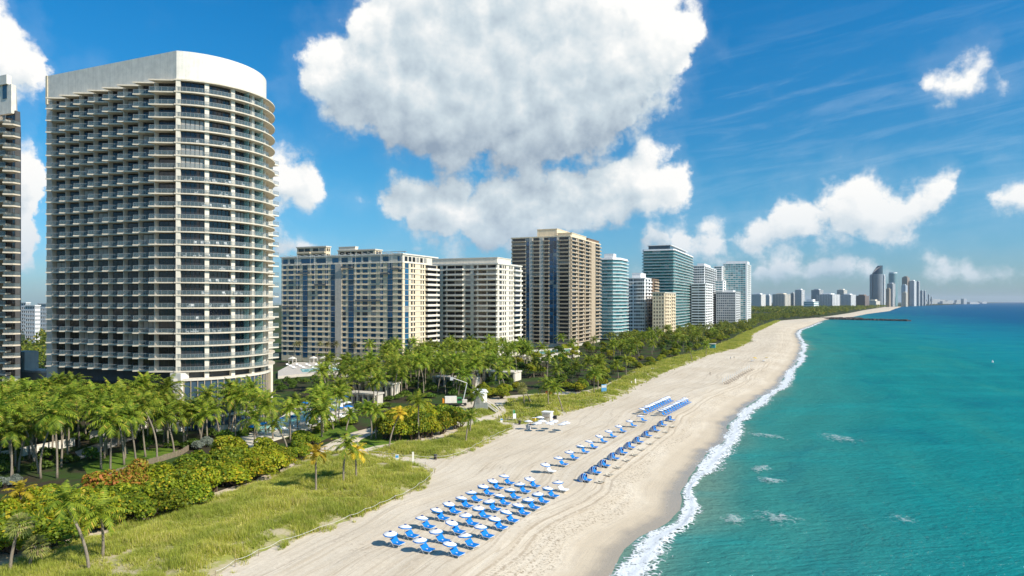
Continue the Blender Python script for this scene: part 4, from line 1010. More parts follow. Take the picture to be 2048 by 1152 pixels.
# the tallest far tower: rounded shaft with a slanting crown
def round_far():
    D = 4300.0; c = at(1400 + 1122/3.16, D); zb = zat(500 + 150/3.16, D) - 2; zt = zat(500 + 98/3.16, D) - 2; r = 30/3.16 * D / FPX
    t = thing('rounded_far_tower', 'tallest far tower with a rounded blue grey shaft and slanted crown', 'building', (c[0], c[1], 2.0), 0, 'towers of the far skyline')
    P = [(r * math.cos(a), r * math.sin(a)) for a in np.linspace(0, 2 * math.pi, 28, endpoint=False)]
    mb = MB(); mb.prism(P, 0, zb); mb.build('shaft', M['glass_slate'], t)
    mb = MB()
    P2 = [(x * 1.02, y * 1.02) for x, y in P]
    for k in range(1, 46): mb.prism(P2, zb * k / 46 - 1.4, zb * k / 46)
    o = mb.build('floor_band', M['palegrey'], t); o['kind'] = 'stuff'
    mb = MB(); b = len(mb.v); n = len(P)
    mb.v += [(x, y, zb) for x, y in P] + [(x * .98, y * .98, zb + 6 + (zt - zb - 6) * min(1, max(0, (x + r * .7) / (1.2 * r)))) for x, y in P]
    mb.f += [tuple(range(n, 2 * n))] + [(i, (i + 1) % n, n + (i + 1) % n, n + i) for i in range(n)]; mb.m += [0] * (n + 1)
    mb.build('slanted_crown', M['glass_slate'], t)
    # broad glass tower with a bowed top
    D = 4700.0; F = Frame(1400 + 1250/3.16, D); W = abs(F.S(1400 + 1195/3.16)); L = 45.0; zt = zat(500 + 148/3.16, D) - 2
    t = F.root('broad_glass_tower', 'broad pale blue glass far tower with a softly bowed side', 2.0, 'towers of the far skyline')
    Q = [(-W, L)] + [(-W + W * s_, -14 * math.sin(math.pi * s_)) for s_ in np.linspace(0, 1, 10)] + [(0, L)]
    mb = MB(); mb.prism(Q, 0, zt); mb.build('shaft', M['glass_aqua'], t)
    mb = MB(); Q2 = [(x * 1.01 + .3, y * 1.03 - .4) for x, y in Q]
    for k in range(1, 44): mb.prism(Q2, zt * k / 44 - 1.2, zt * k / 44)
    o = mb.build('floor_band', M['palegrey'], t); o['kind'] = 'stuff'
    mb = MB(); mb.prism([(x * .9 - W * .05, y * .9 + 2) for x, y in Q], zt + .1, zt + 8); mb.build('crown', M['coolwhite'], t)
round_far()
rr_ = random.Random(5); mb = MB()                                # hazy end of the coast
for k in range(46):
    x = 1855 + 115 * rr_.random() ** 1.2; D = rr_.uniform(9000, 13000); c = at(x, D); h = rr_.uniform(20, 75) * (1 if x < 1935 else .5); w = rr_.uniform(20, 60)
    mb.box(c[0] - w, c[0] + w, c[1], c[1] + 60, 0, h)
tag(mb.build('distant_shore', M['palegrey']), 'hazy line of tiny buildings where the coast meets the horizon', None, None, 'stuff')
# ------------------------------------------------------------------ vegetation
rv = random.Random(21)
def palm_trunk(h, lean, seed):
    r = random.Random(seed); mb = MB(); n = 9; a = r.uniform(0, 6.28); cv = r.uniform(-.4, .4); P, Rd = [], []
    for i in range(n):
        t = i / (n - 1); P.append((lean * t * t * math.cos(a) + cv * math.sin(t * 3.1) * math.sin(a), lean * t * t * math.sin(a) + cv * math.sin(t * 3.1) * math.cos(a), h * t - .15))
        Rd.append(.30 if i == 0 else .21 - .07 * t)
    mb.tube(P, Rd, 7); return mb.mesh('trunk', [M['trunk']], True), P[-1]
def frond(V, F, L, az, e0, droop, r, nl=11, wl=.15, ll=.95, base=(0, 0, 0), hang=.5):
    """one pinnate frond: rachis arching over, leaflets hanging to both sides"""
    d = np.array([math.cos(az), math.sin(az), 0.0]); sd = np.array([-d[1], d[0], 0.0]); p = np.array(base, float); pts = []; e = e0
    ns = nl; st = L / ns
    for i in range(ns + 1):
        pts.append((p.copy(), e)); p = p + st * (d * math.cos(e) + np.array([0, 0, math.sin(e)])); e -= droop / ns * (0.5 + i / ns)
    for i in range(1, ns + 1):
        q, ee = pts[i]; q0, _ = pts[i - 1]; t = i / ns
        tang = d * math.cos(ee) + np.array([0, 0, math.sin(ee)]); up = -d * math.sin(ee) + np.array([0, 0, math.cos(ee)])
        b = len(V); w = .045
        V += [q0 - sd * w, q0 + sd * w, q + sd * w, q - sd * w]; F.append((b, b + 1, b + 2, b + 3))
        l = ll * (math.sin(math.pi * min(1, .18 + .80 * t)) ** .7 + .08)
        for s_ in (-1, 1):
            hg = hang + r.uniform(-.15, .2)
            tipv = q + sd * s_ * l * .78 + tang * l * r.uniform(.35, .6) - np.array([0, 0, 1]) * l * hg + up * l * .12
            m1 = (q + tipv) / 2 + up * .06
            b = len(V); V += [q - tang * wl, q + tang * wl, m1 + tang * wl * .9, tipv, m1 - tang * wl * .7]; F.append((b, b + 1, b + 2, b + 3, b + 4))
def palm_crown(seed, nf=21, L=3.7, mat='palm', dead=2, wind=.25, **kw):
    r = random.Random(seed); V, F = [], []
    for k in range(nf):
        t = (k + .5) / nf; az = k * 2.39996 + r.uniform(-.2, .2)
        e0 = R(86 - 104 * t ** .95) + r.uniform(-.12, .12)
        # the sea breeze swings the fronds inland
        azv = az; dx, dy = math.cos(az), math.sin(az); dx += wind * -.75; dy += wind * .5; azv = math.atan2(dy, dx)
        frond(V, F, L * r.uniform(.85, 1.08) * (.82 + .18 * math.sin(math.pi * t)), azv, e0, 1.25 + .45 * t + r.uniform(-.3, .35), r, **kw)
    mb = MB(); mb.v = [tuple(v) for v in V]; mb.f = F; mb.m = [0] * len(F)
    mb.tube([(0, 0, -.9), (0, 0, -.3), (0, 0, .15)], [.15, .24, .12], 6, 1)
    for k in range(5):                                           # nuts below the crown
        a = r.uniform(0, 6.28); mb.tube([(.25 * math.cos(a), .25 * math.sin(a), -.62), (.27 * math.cos(a), .27 * math.sin(a), -.4)], [.10, .11], 5, 1)
    return mb.mesh('crown', [M[mat], M['bark']])
def fan_crown(seed, mat='palm_fan'):
    r = random.Random(seed); V, F = [], []
    for k in range(34):
        az = k * 2.39996; t = (k + .5) / 34; el = R(85 - 135 * t); c = np.array([math.cos(az) * math.cos(el), math.sin(az) * math.cos(el), math.sin(el)])
        sd = np.array([-math.sin(az), math.cos(az), 0.]); up = np.cross(c, sd); o = c * .55
        for j in range(9):
            a = (j - 4) * .30; d = c * math.cos(a) + sd * math.sin(a); tip = o + d * r.uniform(.75, 1.0) - np.array([0, 0, .22]) ; b = len(V)
            w = .07; V += [o - sd * .03, o + d * .5 + sd * w, tip, o + d * .5 - sd * w]; F.append((b, b + 1, b + 2, b + 3))
    mb = MB(); mb.v = [tuple(v) for v in V]; mb.f = F; mb.m = [0] * len(F); return mb.mesh('crown', [M[mat]])
PALM_CR = [palm_crown(100 + k, 21 + k % 4, 4.7 + .3 * (k % 3), ll=1.1, nl=13, wl=.145) for k in range(6)]
PALM_YL = [palm_crown(130 + k, 15, 3.2, 'palm_yellow', hang=.4) for k in range(2)]
PALM_DT = [palm_crown(140 + k, 30, 2.7, 'palm_grey', wind=.05, ll=.6, nl=9, wl=.10, hang=.15) for k in range(2)]
PALM_FN = [fan_crown(150 + k) for k in range(2)]
PALM_TR = {}
for hh in (4.5, 6.0, 7.5, 9.0, 10.5, 12.0): PALM_TR[hh] = [palm_trunk(hh, .9 * (k + .2), int(hh * 10) + k) for k in range(4)]
NP = [0]
def palm(p, h, label, group, kind='coco', z=2.1, scale=1.0, name='coconut_palm', rz=None):
    hh = min(PALM_TR, key=lambda q: abs(q - h)); tr, top = rv.choice(PALM_TR[hh]); k = h / hh
    rz = rv.uniform(0, 6.28) if rz is None else rz
    t = thing(name, label, 'palm', (p[0], p[1], z), 0, group)
    inst(tr, 'trunk', t, None, rz, (1, 1, k))
    ca, sa = math.cos(rz), math.sin(rz); tx, ty = top[0] * ca - top[1] * sa, top[0] * sa + top[1] * ca
    cr = rv.choice({'coco': PALM_CR, 'yellow': PALM_YL, 'date': PALM_DT, 'fan': PALM_FN}[kind])
    sc_ = scale * rv.uniform(.88, 1.12)
    inst(cr, 'crown', t, (tx, ty, top[2] * k), 0, sc_, rot=(rv.uniform(-.12, .12), rv.uniform(-.12, .12), rv.choice([0, .6, 1.2, -.5, -1.0, 2.0]) if kind == 'coco' else rv.uniform(0, 6)))
    NP[0] += 1; return t

def leaf_mesh(name, C, S, Nrm, seed, mat, jit=.7, aspect=.8):
    """C centres, S leaf half sizes, Nrm rough outward normals: one folded diamond leaf each"""
    r = np.random.default_rng(seed); n = len(C)
    nr = Nrm + r.normal(0, jit, (n, 3)); nr /= np.linalg.norm(nr, axis=1)[:, None]
    a = np.cross(nr, r.normal(0, 1, (n, 3))); a /= np.linalg.norm(a, axis=1)[:, None]; b = np.cross(nr, a)
    S = S[:, None]; V = np.stack([C + a * S, C + b * S * aspect + nr * S * .25, C - a * S, C - b * S * aspect + nr * S * .25], 1).reshape(-1, 3)
    F = np.arange(4 * n).reshape(-1, 4); return np_mesh(name, V, F, mat)
def bush_crown(seed, n=3000, leaf=.20, lobes=16, W=3.2, H=4.2, mat='grape', low=.18):
    r = np.random.default_rng(seed); L = []
    for k in range(lobes):
        a = r.uniform(0, 6.28); q = r.uniform(0, 1) ** .6 * W * .72; zc = H * (low + .52 * (1 - (q / W) ** 2) * r.uniform(.55, 1.15)); L.append((q * math.cos(a), q * math.sin(a), zc, r.uniform(.24, .40) * W))
    L.append((0, 0, H * .45, W * .6)); C, Nn = [], []
    for k in range(n):
        x, y, z, R_ = L[r.integers(0, len(L))]; d = r.normal(0, 1, 3); d /= np.linalg.norm(d)
        if d[2] < -.45: d[2] = abs(d[2])
        rad = R_ * (1 - .28 * r.random() ** 2.0); p = np.array([x, y, z]) + d * rad * np.array([1, 1, .8])
        if p[2] < H * low * .45: p[2] = H * low * (.45 + r.random() * .6)
        C.append(p); Nn.append(d + np.array([0, 0, .35]))
    C = np.array(C); return leaf_mesh('crown', C, leaf * r.uniform(.6, 1.25, n), np.array(Nn), seed, M[mat])
def bush_stems(seed, W=3.2, H=4.0):
    r = random.Random(seed); mb = MB()
    for k in range(9):
        a = r.uniform(0, 6.28); q = r.uniform(.1, .75) * W; b = (r.uniform(-.9, .9), r.uniform(-.9, .9))
        mb.tube([(b[0], b[1], -.2), ((b[0] + q * math.cos(a)) * .55, (b[1] + q * math.sin(a)) * .55, H * .22), (q * math.cos(a), q * math.sin(a), H * .55)], [.14, .10, .05], 5)
    return mb.mesh('stems', [M['bark']])
BUSH = [bush_crown(200 + k, 3400) for k in range(5)]; STEM = [bush_stems(220 + k) for k in range(3)]
SHRUB = [bush_crown(240 + k, 900, .17, 8, 1.8, 1.9, 'shrub', .1) for k in range(3)]
TREE = [bush_crown(250 + k, 2200, .26, 14, 3.4, 7.0, 'shrub', .42) for k in range(3)]
def bush(p, w, h, label, group, mat='grape', z=2.05, cat='bush', name='sea_grape_bush', meshes=None):
    t = thing(name, label, cat, (p[0], p[1], z), 0, group); rz = rv.uniform(0, 6.28); ms = meshes or BUSH
    W0, H0 = (3.2, 4.2) if ms is BUSH else ((1.8, 1.9) if ms is SHRUB else (3.4, 7.0))
    c = inst(rv.choice(ms), 'crown', t, None, rz, (w / (2 * W0), w / (2 * W0), h / H0))
    if mat: c.material_slots[0].link = 'OBJECT'; c.material_slots[0].material = M[mat]
    if ms is not SHRUB: inst(rv.choice(STEM), 'stems', t, None, rz, (w / 6.4, w / 6.4, h / 4.2 * (1.0 if ms is BUSH else .8)))
    return t
def poisson(px, dmin, nmax, seed, z=2.0, avoid=(), tries=60, world=None):
    poly = world or [gp(x, y, z) for x, y in px]; A = np.array(poly); lo, hi = A.min(0), A.max(0); r = np.random.default_rng(seed); out = []
    k = 0
    while len(out) < nmax and k < nmax * tries:
        k += 1; q = lo + r.random(2) * (hi - lo)
        if not inside(np.array([q[0]]), np.array([q[1]]), poly)[0]: continue
        if any(inside(np.array([q[0]]), np.array([q[1]]), a)[0] for a in avoid): continue
        if any((q[0] - o[0]) ** 2 + (q[1] - o[1]) ** 2 < dmin * dmin for o in out): continue
        out.append((q[0], q[1]))
    return sorted(out, key=lambda q: q[1])

POOL_PX = [(495,862),(560,835),(600,812),(700,798),(712,815),(650,842),(560,870)]
POOL_W = [gp(x, y, 2.0) for x, y in POOL_PX]
PLAZA = [gp(x, y, 2.0) for x, y in [(555,745),(720,745),(720,768),(555,790)]]
def foot(F, x0, x1, y0, y1): return [(F.c[0] + x * F.ux[0] + y * F.uy[0], F.c[1] + x * F.ux[1] + y * F.uy[1]) for x, y in ((x0, y0), (x1, y0), (x1, y1), (x0, y1))]
TOWERF = foot(F1, -70, 14, -7, 60)
# lone palms one can point to: column, base row, crown row, kind, label
LONE = [(632,988,905,'yellow','short palm with a golden crown alone on the near dune grass'),(688,978,890,'coco','slim green palm right of the golden crowned palm on the near dune'),(712,968,905,'yellow','small pale palm beside the sandy path opening'),
 (178,1152,1003,'coco','foreground palm with a leaning pale trunk at the lower left'),(205,1126,1020,'coco','shorter palm just behind the lower left foreground palm'),(20,1150,1052,'fan','squat fan palm at the lower left corner'),(58,1145,1092,'fan','shorter fan palm next to the squat one at the lower left corner'),
 (42,1060,985,'yellow','golden palm rising from the hedge at the left edge'),(778,900,830,'yellow','bright orange yellow palm before the large sea grape'),(838,882,805,'coco','palm standing in front of the large sea grape mound'),(932,888,835,'coco','curved trunk palm on the middle dune edge'),
 (940,870,790,'coco','tall palm near the white beach hut on the middle dune'),(742,880,818,'coco','left of two slim palms left of the large sea grape'),(752,878,822,'coco','right of two slim palms left of the large sea grape'),(692,862,832,'coco','low bushy palm beside the pool garden path'),
 (575,905,850,'coco','low palm left of the path junction'),(1048,815,778,'fan','first shaggy palm along the far dune edge'),(1062,812,775,'fan','second shaggy palm along the far dune edge'),(1096,814,770,'coco','palm above the red flowering shrub'),(1125,823,778,'coco','palm at the seaward corner of the far dune'),
 (1188,790,748,'coco','group palm by the blue sign, nearest the sign'),(1196,785,745,'coco','group palm by the blue sign, second from the sign'),(1236,757,728,'coco','first of the small palms on the mid dune'),(1252,752,722,'coco','second of the small palms on the mid dune'),(1384,722,700,'coco','small lone palm standing out on the far dune grass'),(1412,712,690,'coco','last small lone palm on the far dune grass')]
for (x, yb, yc, kd, lab) in LONE:
    p = gp(x, yb); h = (yb - yc) * p[1] / FPX
    palm(p, max(3.0, h), lab, None, kd, 2.2, {'coco': .72 if x < 1000 else .85, 'yellow': .85, 'fan': 1.35}[kd], {'coco': 'coconut_palm', 'yellow': 'golden_palm', 'fan': 'fan_palm'}[kd])
    if NP[0] and kd == 'fan': pass
def grove(px, dmin, n, seed, hr, label, group, avoid=(), world=None):
    for p in poisson(px, dmin, n, seed, 2.0, (TOWERF, POOL_W, PLAZA) + tuple(avoid), world=world):
        palm(p, rv.uniform(*hr), label, group)
grove([(-60,1000),(60,965),(200,958),(380,905),(480,880),(560,872),(560,835),(450,845),(300,862),(150,858),(0,865),(-60,900)], 2.7, 92, 61, (7.0, 13.0), 'tall coconut palm in the grove below the curved tower', 'palms below the curved tower')
grove([(480,900),(560,905),(660,872),(700,852),(660,840),(560,872)], 3.4, 12, 62, (6, 9.5), 'coconut palm along the seaward side of the hotel pool', 'palms beside the hotel pool')
grove([(560,830),(650,835),(740,825),(850,800),(930,795),(1005,780),(1000,750),(900,748),(780,752),(690,768),(590,800)], 3.2, 76, 63, (7.5, 12.0), 'coconut palm in the middle grove behind the large sea grape', 'palms of the middle grove')
grove([(690,768),(800,760),(900,750),(1000,752),(1060,742),(1050,718),(960,716),(850,722),(760,732),(690,745)], 4.8, 54, 64, (9.0, 12.5), 'coconut palm in the dense dark grove before the cream blocks', 'palms before the cream blocks')
STRIP = [(1010,785),(1100,782),(1180,774),(1240,750),(1320,718),(1400,696),(1440,680),(1380,672),(1280,682),(1150,702),(1060,715),(1020,740)]
grove(STRIP, 5.2, 52, 65, (6.5, 11.0), 'coconut palm in the beachfront planting beyond the white hut', 'palms of the beachfront planting')
for k, (x, yb, yc) in enumerate([(587,722,688),(605,722,686),(634,722,687),(652,722,688),(672,723,687),(702,722,688),(724,724,690)]):
    p = gp(x, yb, 3.4); palm(p, max(4, (yb - yc) * p[1] / FPX), 'one of a row of date palms on the white terrace below the cream hotel', 'date palms on the terrace', 'date', 3.3, 1.0, 'date_palm')
NPALM = NP[0]

# hedge of sea grape and other bushes
for p in poisson([(-80,1140),(60,1112),(180,1076),(300,1042),(420,1004),(440,980),(560,950),(560,918),(440,928),(330,962),(200,1002),(50,1035),(-80,1065)], 2.7, 60, 71):
    x = 1024 + p[0] / p[1] * FPX
    if 175 < x < 300 and p[1] > 112: mt, lab = 'grape_red', 'sea grape bush with reddening leaves in the near hedge'
    elif x > 470 or rv.random() < .25: mt, lab = 'grape_gold', 'golden green sea grape bush in the near hedge'
    else: mt, lab = 'grape', 'green sea grape bush in the near hedge'
    bush(p, rv.uniform(6.0, 10.0), rv.uniform(3.4, 6.4), lab, {'grape_red': 'reddening hedge bushes', 'grape_gold': 'golden hedge bushes', 'grape': 'green hedge bushes'}[mt], mt)
for p in poisson([(560,935),(640,905),(650,890),(600,890),(550,910)], 2.6, 9, 72): bush(p, rv.uniform(4.5, 6.0), rv.uniform(2.8, 3.6), 'sea grape bush by the path left of the pool garden', 'path side bushes', 'grape')
for p in poisson([(762,882),(850,880),(905,868),(926,858),(920,846),(850,842),(790,850)], 3.0, 17, 73): bush(p, rv.uniform(7.0, 9.5), rv.uniform(5.2, 6.8), 'sea grape bush of the large rounded mound between the dune paths', 'bushes of the large sea grape mound', rv.choice(['grape', 'grape_gold', 'grape_gold']))
for p in poisson([(935,806),(1030,797),(1045,782),(950,785)], 3.2, 9, 74): bush(p, rv.uniform(5, 7), rv.uniform(3.5, 4.6), 'golden sea grape bush behind the white beach hut', 'golden bushes behind the hut', 'grape_gold')
for p in poisson([(1040,797),(1180,784),(1245,757),(1325,722),(1430,690),(1500,660),(1488,655),(1400,688),(1300,713),(1200,752),(1040,778)], 4.6, 60, 75):
    bush(p, rv.uniform(4.5, 7.5), rv.uniform(2.6, 4.5), 'sea grape bush along the landward edge of the far dune', 'bushes along the far dune', rv.choice(['grape', 'grape_gold', 'grape']))
for p in poisson(STRIP, 6.5, 90, 76, avoid=(TOWERF,)): bush(p, rv.uniform(5, 8), rv.uniform(4, 7), 'leafy green tree under the palms of the beachfront planting', 'trees under the beachfront palms', rv.choice(['grape', 'shrub', 'grape_gold']), 2.1, 'tree', 'broadleaf_tree', TREE)
GRV = [(-60,1000),(60,965),(200,958),(380,905),(560,865),(700,840),(860,800),(1005,780),(1060,742),(1050,718),(850,722),(700,750),(560,835),(300,862),(0,865)]
for p in poisson(GRV, 3.4, 240, 77, avoid=(TOWERF, POOL_W, PLAZA, [gp(x, y) for x, y in [(165,935),(225,908),(330,896),(372,906),(330,922),(240,945),(180,958)]])):
    bush(p, rv.uniform(3.2, 6.0), rv.uniform(1.4, 3.8), 'dark green garden shrub under the hotel palms', 'garden shrubs under the palms', None, 2.1, 'shrub', 'garden_shrub', SHRUB)
for (x, y, w, h) in ((395,902,3.6,2.4),(412,896,3.2,3.0),(30,972,3.6,2.2),(8,978,3.5,2.4)): bush(gp(x, y), w, h, 'silvery leaved shrub at the edge of the hotel garden', 'silver shrubs', 'silver', name='silver_shrub', cat='shrub')
for (x, y) in ((1098,794),): bush(gp(x, y), 3.4, 2.4, 'shrub covered in orange red flowers on the dune edge', None, 'flame', name='flowering_shrub', cat='shrub', meshes=SHRUB)
for (x, y, w) in ((655,858,7),(690,850,7),(640,866,5),(600,876,6)): bush(gp(x, y), w, 2.2, 'bright green rounded shrub bed beside the pool lawn', 'bright shrub beds', 'grape', name='garden_shrub', cat='shrub', meshes=SHRUB)

for p in poisson([(555,790),(600,775),(720,764),(730,755),(640,756),(555,768)], 4.0, 16, 79): bush(p, rv.uniform(4, 6), rv.uniform(2.2, 3.4), 'green shrub below the white terrace right of the curved tower', 'shrubs below the terrace', 'shrub', name='garden_shrub', cat='shrub', meshes=SHRUB)
# far woods: beyond the planting, the park across the inlet, the town
def wood(name, label, P, size, nl, seed, mat='canopy'):
    r = np.random.default_rng(seed); C, S, Nn = [], [], []
    for (x, y, z, w, h) in P:
        d = r.normal(0, 1, (nl, 3)); d /= np.linalg.norm(d, axis=1)[:, None]; d[:, 2] = np.where(d[:, 2] < -.3, -d[:, 2], d[:, 2])
        rad = (1 - .35 * r.random(nl) ** 2)[:, None]
        C.append(np.array([x, y, z + h * .55]) + d * rad * np.array([w / 2, w / 2, h * .48])); S.append(np.full(nl, size * w) * r.uniform(.6, 1.2, nl)); Nn.append(d + [0, 0, .4])
    return tag(inst(leaf_mesh(name, np.concatenate(C), np.concatenate(S), np.concatenate(Nn), seed, M[mat]), name), label, None, None, 'stuff')
rw = np.random.default_rng(90)
def scatter_w(px, n, wr, hr, seed, avoid=()):
    poly = [gp(x, y) for x, y in px]; A = np.array(poly); lo, hi = A.min(0), A.max(0); r = np.random.default_rng(seed)
    q = lo + r.random((n * 12, 2)) * (hi - lo); k = inside(q[:, 0], q[:, 1], poly)
    for a in avoid: k &= ~inside(q[:, 0], q[:, 1], a)
    q = q[k][:n]; return [(x, y, 2.0, r.uniform(*wr), r.uniform(*hr)) for x, y in q]
wood('beachfront_wood', 'dense palm and tree cover thinning towards the inlet', scatter_w([(1400,698),(1470,674),(1545,641),(1620,635),(1640,632),(1560,630),(1480,634),(1400,648),(1290,668),(1180,690),(1330,690)], 700, (5, 9), (5, 9), 91), .10, 90, 91)
wood('park_wood', 'long dark wood of the park across the inlet', scatter_w([(1632,636),(1655,632),(1700,626),(1735,620),(1775,614),(1700,613),(1600,613),(1480,614),(1440,622),(1560,632)], 1500, (12, 24), (10, 16), 92), .10, 50, 92)
wood('town_trees', 'tree canopy of the town behind the towers', [(x, y, 2.0, rw.uniform(7, 12), rw.uniform(7, 12)) for x, y in zip(rw.uniform(-420, -150, 420), rw.uniform(255, 620, 420)) if x < -.58 * y - 15], .09, 70, 93)

# --- dune grass
def tufts(poly, dens, h, w, nb, seed, bare=.40):
    r = np.random.default_rng(seed); A = np.array(poly); lo, hi = A.min(0), A.max(0); n = int((hi - lo).prod() * dens)
    q = lo + r.random((n, 2)) * (hi - lo); q = q[q[:, 1] > 74]; q = q[inside(q[:, 0], q[:, 1], poly)]
    e = edge_dist(q[:, 0], q[:, 1], poly); m = vnoise(q[:, 0] / 2.2, q[:, 1] / 2.2, seed) * .5 + vnoise(q[:, 0] / 7.0, q[:, 1] / 7.0, seed + 1) * .5
    q = q[(m + r.uniform(-.12, .12, len(q)) > bare * np.clip(1.3 - e / 8, .55, 1.2)) & (e > .1)]
    s_ = lo + r.random((n // 3, 2)) * (hi - lo); s_ = s_[s_[:, 1] > 74]; ed = edge_dist(s_[:, 0], s_[:, 1], poly)      # ragged rim
    s_ = s_[(ed < 1.6) & ~inside(s_[:, 0], s_[:, 1], poly) & (vnoise(s_[:, 0] / 1.5, s_[:, 1] / 1.5, seed + 5) > .52 + ed * .14)]
    q = np.concatenate([q, s_]); z = np.where(inside(q[:, 0], q[:, 1], poly), dune_h(q[:, 0], q[:, 1], poly), 1.98)
    n = len(q); big = .35 + 1.5 * vnoise(q[:, 0] / 2.4, q[:, 1] / 2.4, seed + 2) ** 1.4
    b = np.repeat(np.column_stack([q, z - .05]), nb, 0); k = len(b)
    a = r.uniform(0, 6.28, k); ln = r.uniform(.15, .8, k) * h; hh = h * r.uniform(.5, 1.2, k) * np.repeat(big, nb)
    o = np.column_stack([np.cos(a), np.sin(a), np.zeros(k)]); sd = np.column_stack([-np.sin(a), np.cos(a), np.zeros(k)]) * w
    b = b + o * r.uniform(0, .2, k)[:, None]
    tip = b + o * ln[:, None] + np.column_stack([np.full(k, -.15) * h, np.full(k, .08) * h, hh])
    V = np.stack([b - sd, b + sd, tip], 1).reshape(-1, 3)
    return V, np.arange(3 * k).reshape(-1, 3)
def grass_material():
    m = foliage('dune_grass_blade', (0.31, 0.350, 0.034), (0.60, 0.575, 0.095), (0.74, 0.63, 0.26), .16, .7, .3, False); nt = m.node_tree; bs = nt.nodes['Principled BSDF']
    P = pos(nt); src = E(nt, bs.inputs['Base Color'].links[0].from_socket)
    c = mix(nt, noise(nt, P, .12, 4, .6).ss(.38, .62, 0, .65), src, (0.26, 0.33, 0.036)); c = mix(nt, noise(nt, P, .28, 4, .6).ss(.55, .75, 0, .6), c, (0.56, 0.47, 0.17))
    for l in list(nt.links):
        if l.from_socket == src.s and l.to_node.type in ('BSDF_PRINCIPLED', 'BSDF_TRANSLUCENT'): nt.links.new(c.s, l.to_socket)
    return m
M['dune_grass'] = grass_material()
for k, (dn, h, w, nb) in enumerate([(20.0, .72, .035, 7), (18.0, .68, .035, 7), (4.0, .75, .085, 6), (14, .65, .04, 6)]):
    V, F_ = tufts(DUNES[k], dn, h, w, nb, 300 + k)
    tag(inst(np_mesh('dune_grass', V, F_, M['dune_grass']), 'dune_grass'), ['yellow green dune grass of the near dune', 'yellow green dune grass between the two beach paths', 'dune grass of the long dune running up the beach', 'dune grass around the white beach hut'][k], None, None, 'stuff')
    print('grass', k, len(F_))
# ------------------------------------------------------------------ beach furniture
def beach_z(p):
    t, s = ts(np.array(p)); d = s - shore_s(t); return float(sand_z(d)) + 0.03
def umb_at(x, y, h=1.6):                # foot of an umbrella whose canopy centre shows at x, y
    z = 2.0
    for _ in range(4):
        D = (CAM_H - z - h) * FPX / (y - HORY); p = ((x - 1024) * D / FPX, D); z = beach_z(p)
    return (p[0], p[1], z)
rb = random.Random(77)
def oct_(r, n=8, a0=.39): return [(r * math.cos(a0 + 2 * math.pi * k / n), r * math.sin(a0 + 2 * math.pi * k / n)) for k in range(n)]
def canopy_mesh(r=1.02, rise=.36, mat='white_fabric', scallop=.05):
    mb = MB(); n = 8; O = oct_(r); I = oct_(r * .52); J = oct_(r * .14)
    for k in range(n):
        k2 = (k + 1) % n; m_ = ((O[k][0] + O[k2][0]) / 2 * .97, (O[k][1] + O[k2][1]) / 2 * .97, scallop)
        A, B = (*O[k], 0), (*O[k2], 0); C, D_ = (*I[k2], rise * .62), (*I[k], rise * .62); E_, F_ = (*J[k2], rise * .97), (*J[k], rise * .97)
        mb.face([A, m_, D_]); mb.face([m_, C, D_]); mb.face([m_, B, C]); mb.face([D_, C, E_, F_])
        up = .03                          # lower skin gives the cloth its thickness
        L = lambda p: (p[0] * .985, p[1] * .985, p[2] - up)
        mb.face([L(A), L(D_), L(m_)], 1); mb.face([L(m_), L(D_), L(C)], 1); mb.face([L(m_), L(C), L(B)], 1); mb.face([L(D_), L(F_), L(E_), L(C)], 1)
    return mb.mesh('canopy', [M[mat], M['blue_fabric']])
def hem_mesh(r=1.03):
    mb = MB(); O = oct_(r); I = oct_(r * .93)
    for k in range(8):
        k2 = (k + 1) % 8; mb.face([(*O[k], -.10), (*O[k2], -.10), (*O[k2], .012), (*O[k], .012)]); mb.face([(*O[k], .012), (*O[k2], .012), (*I[k2], .055), (*I[k], .055)])
        mb.face([(*O[k2], -.10), (*O[k], -.10), (*I[k], -.02), (*I[k2], -.02)])
    return mb.mesh('hem', [M['blue_fabric']])
CAN, HEM = canopy_mesh(), hem_mesh()
mb = MB(); mb.prism(oct_(.20, 10), .352, .42); VENT = mb.mesh('vent_cap', [M['navy_fabric']])
mb = MB(); mb.tube([(0, 0, -1.75), (0, 0, .36)], .028, 6); POLE = mb.mesh('pole', [M['white_metal']])
def umbrella(p, label, group, h=1.6, tilt=.10, can=None, hem=True, s=1.0, yaw=None):
    t = thing('beach_umbrella', label, 'umbrella', p, 0, group)
    a = (rb.uniform(-.13, .13), tilt + rb.uniform(-.12, .12), rb.uniform(-.4, .4) if yaw is None else yaw)
    c = inst(can or CAN, 'canopy', t, (0, 0, h), 0, s, rot=a)
    if hem: inst(HEM, 'hem', c); inst(VENT, 'vent_cap', c)
    inst(POLE, 'pole', t, (0, 0, h), 0, (1, 1, (h + .2) / 1.75), rot=a)
    return t
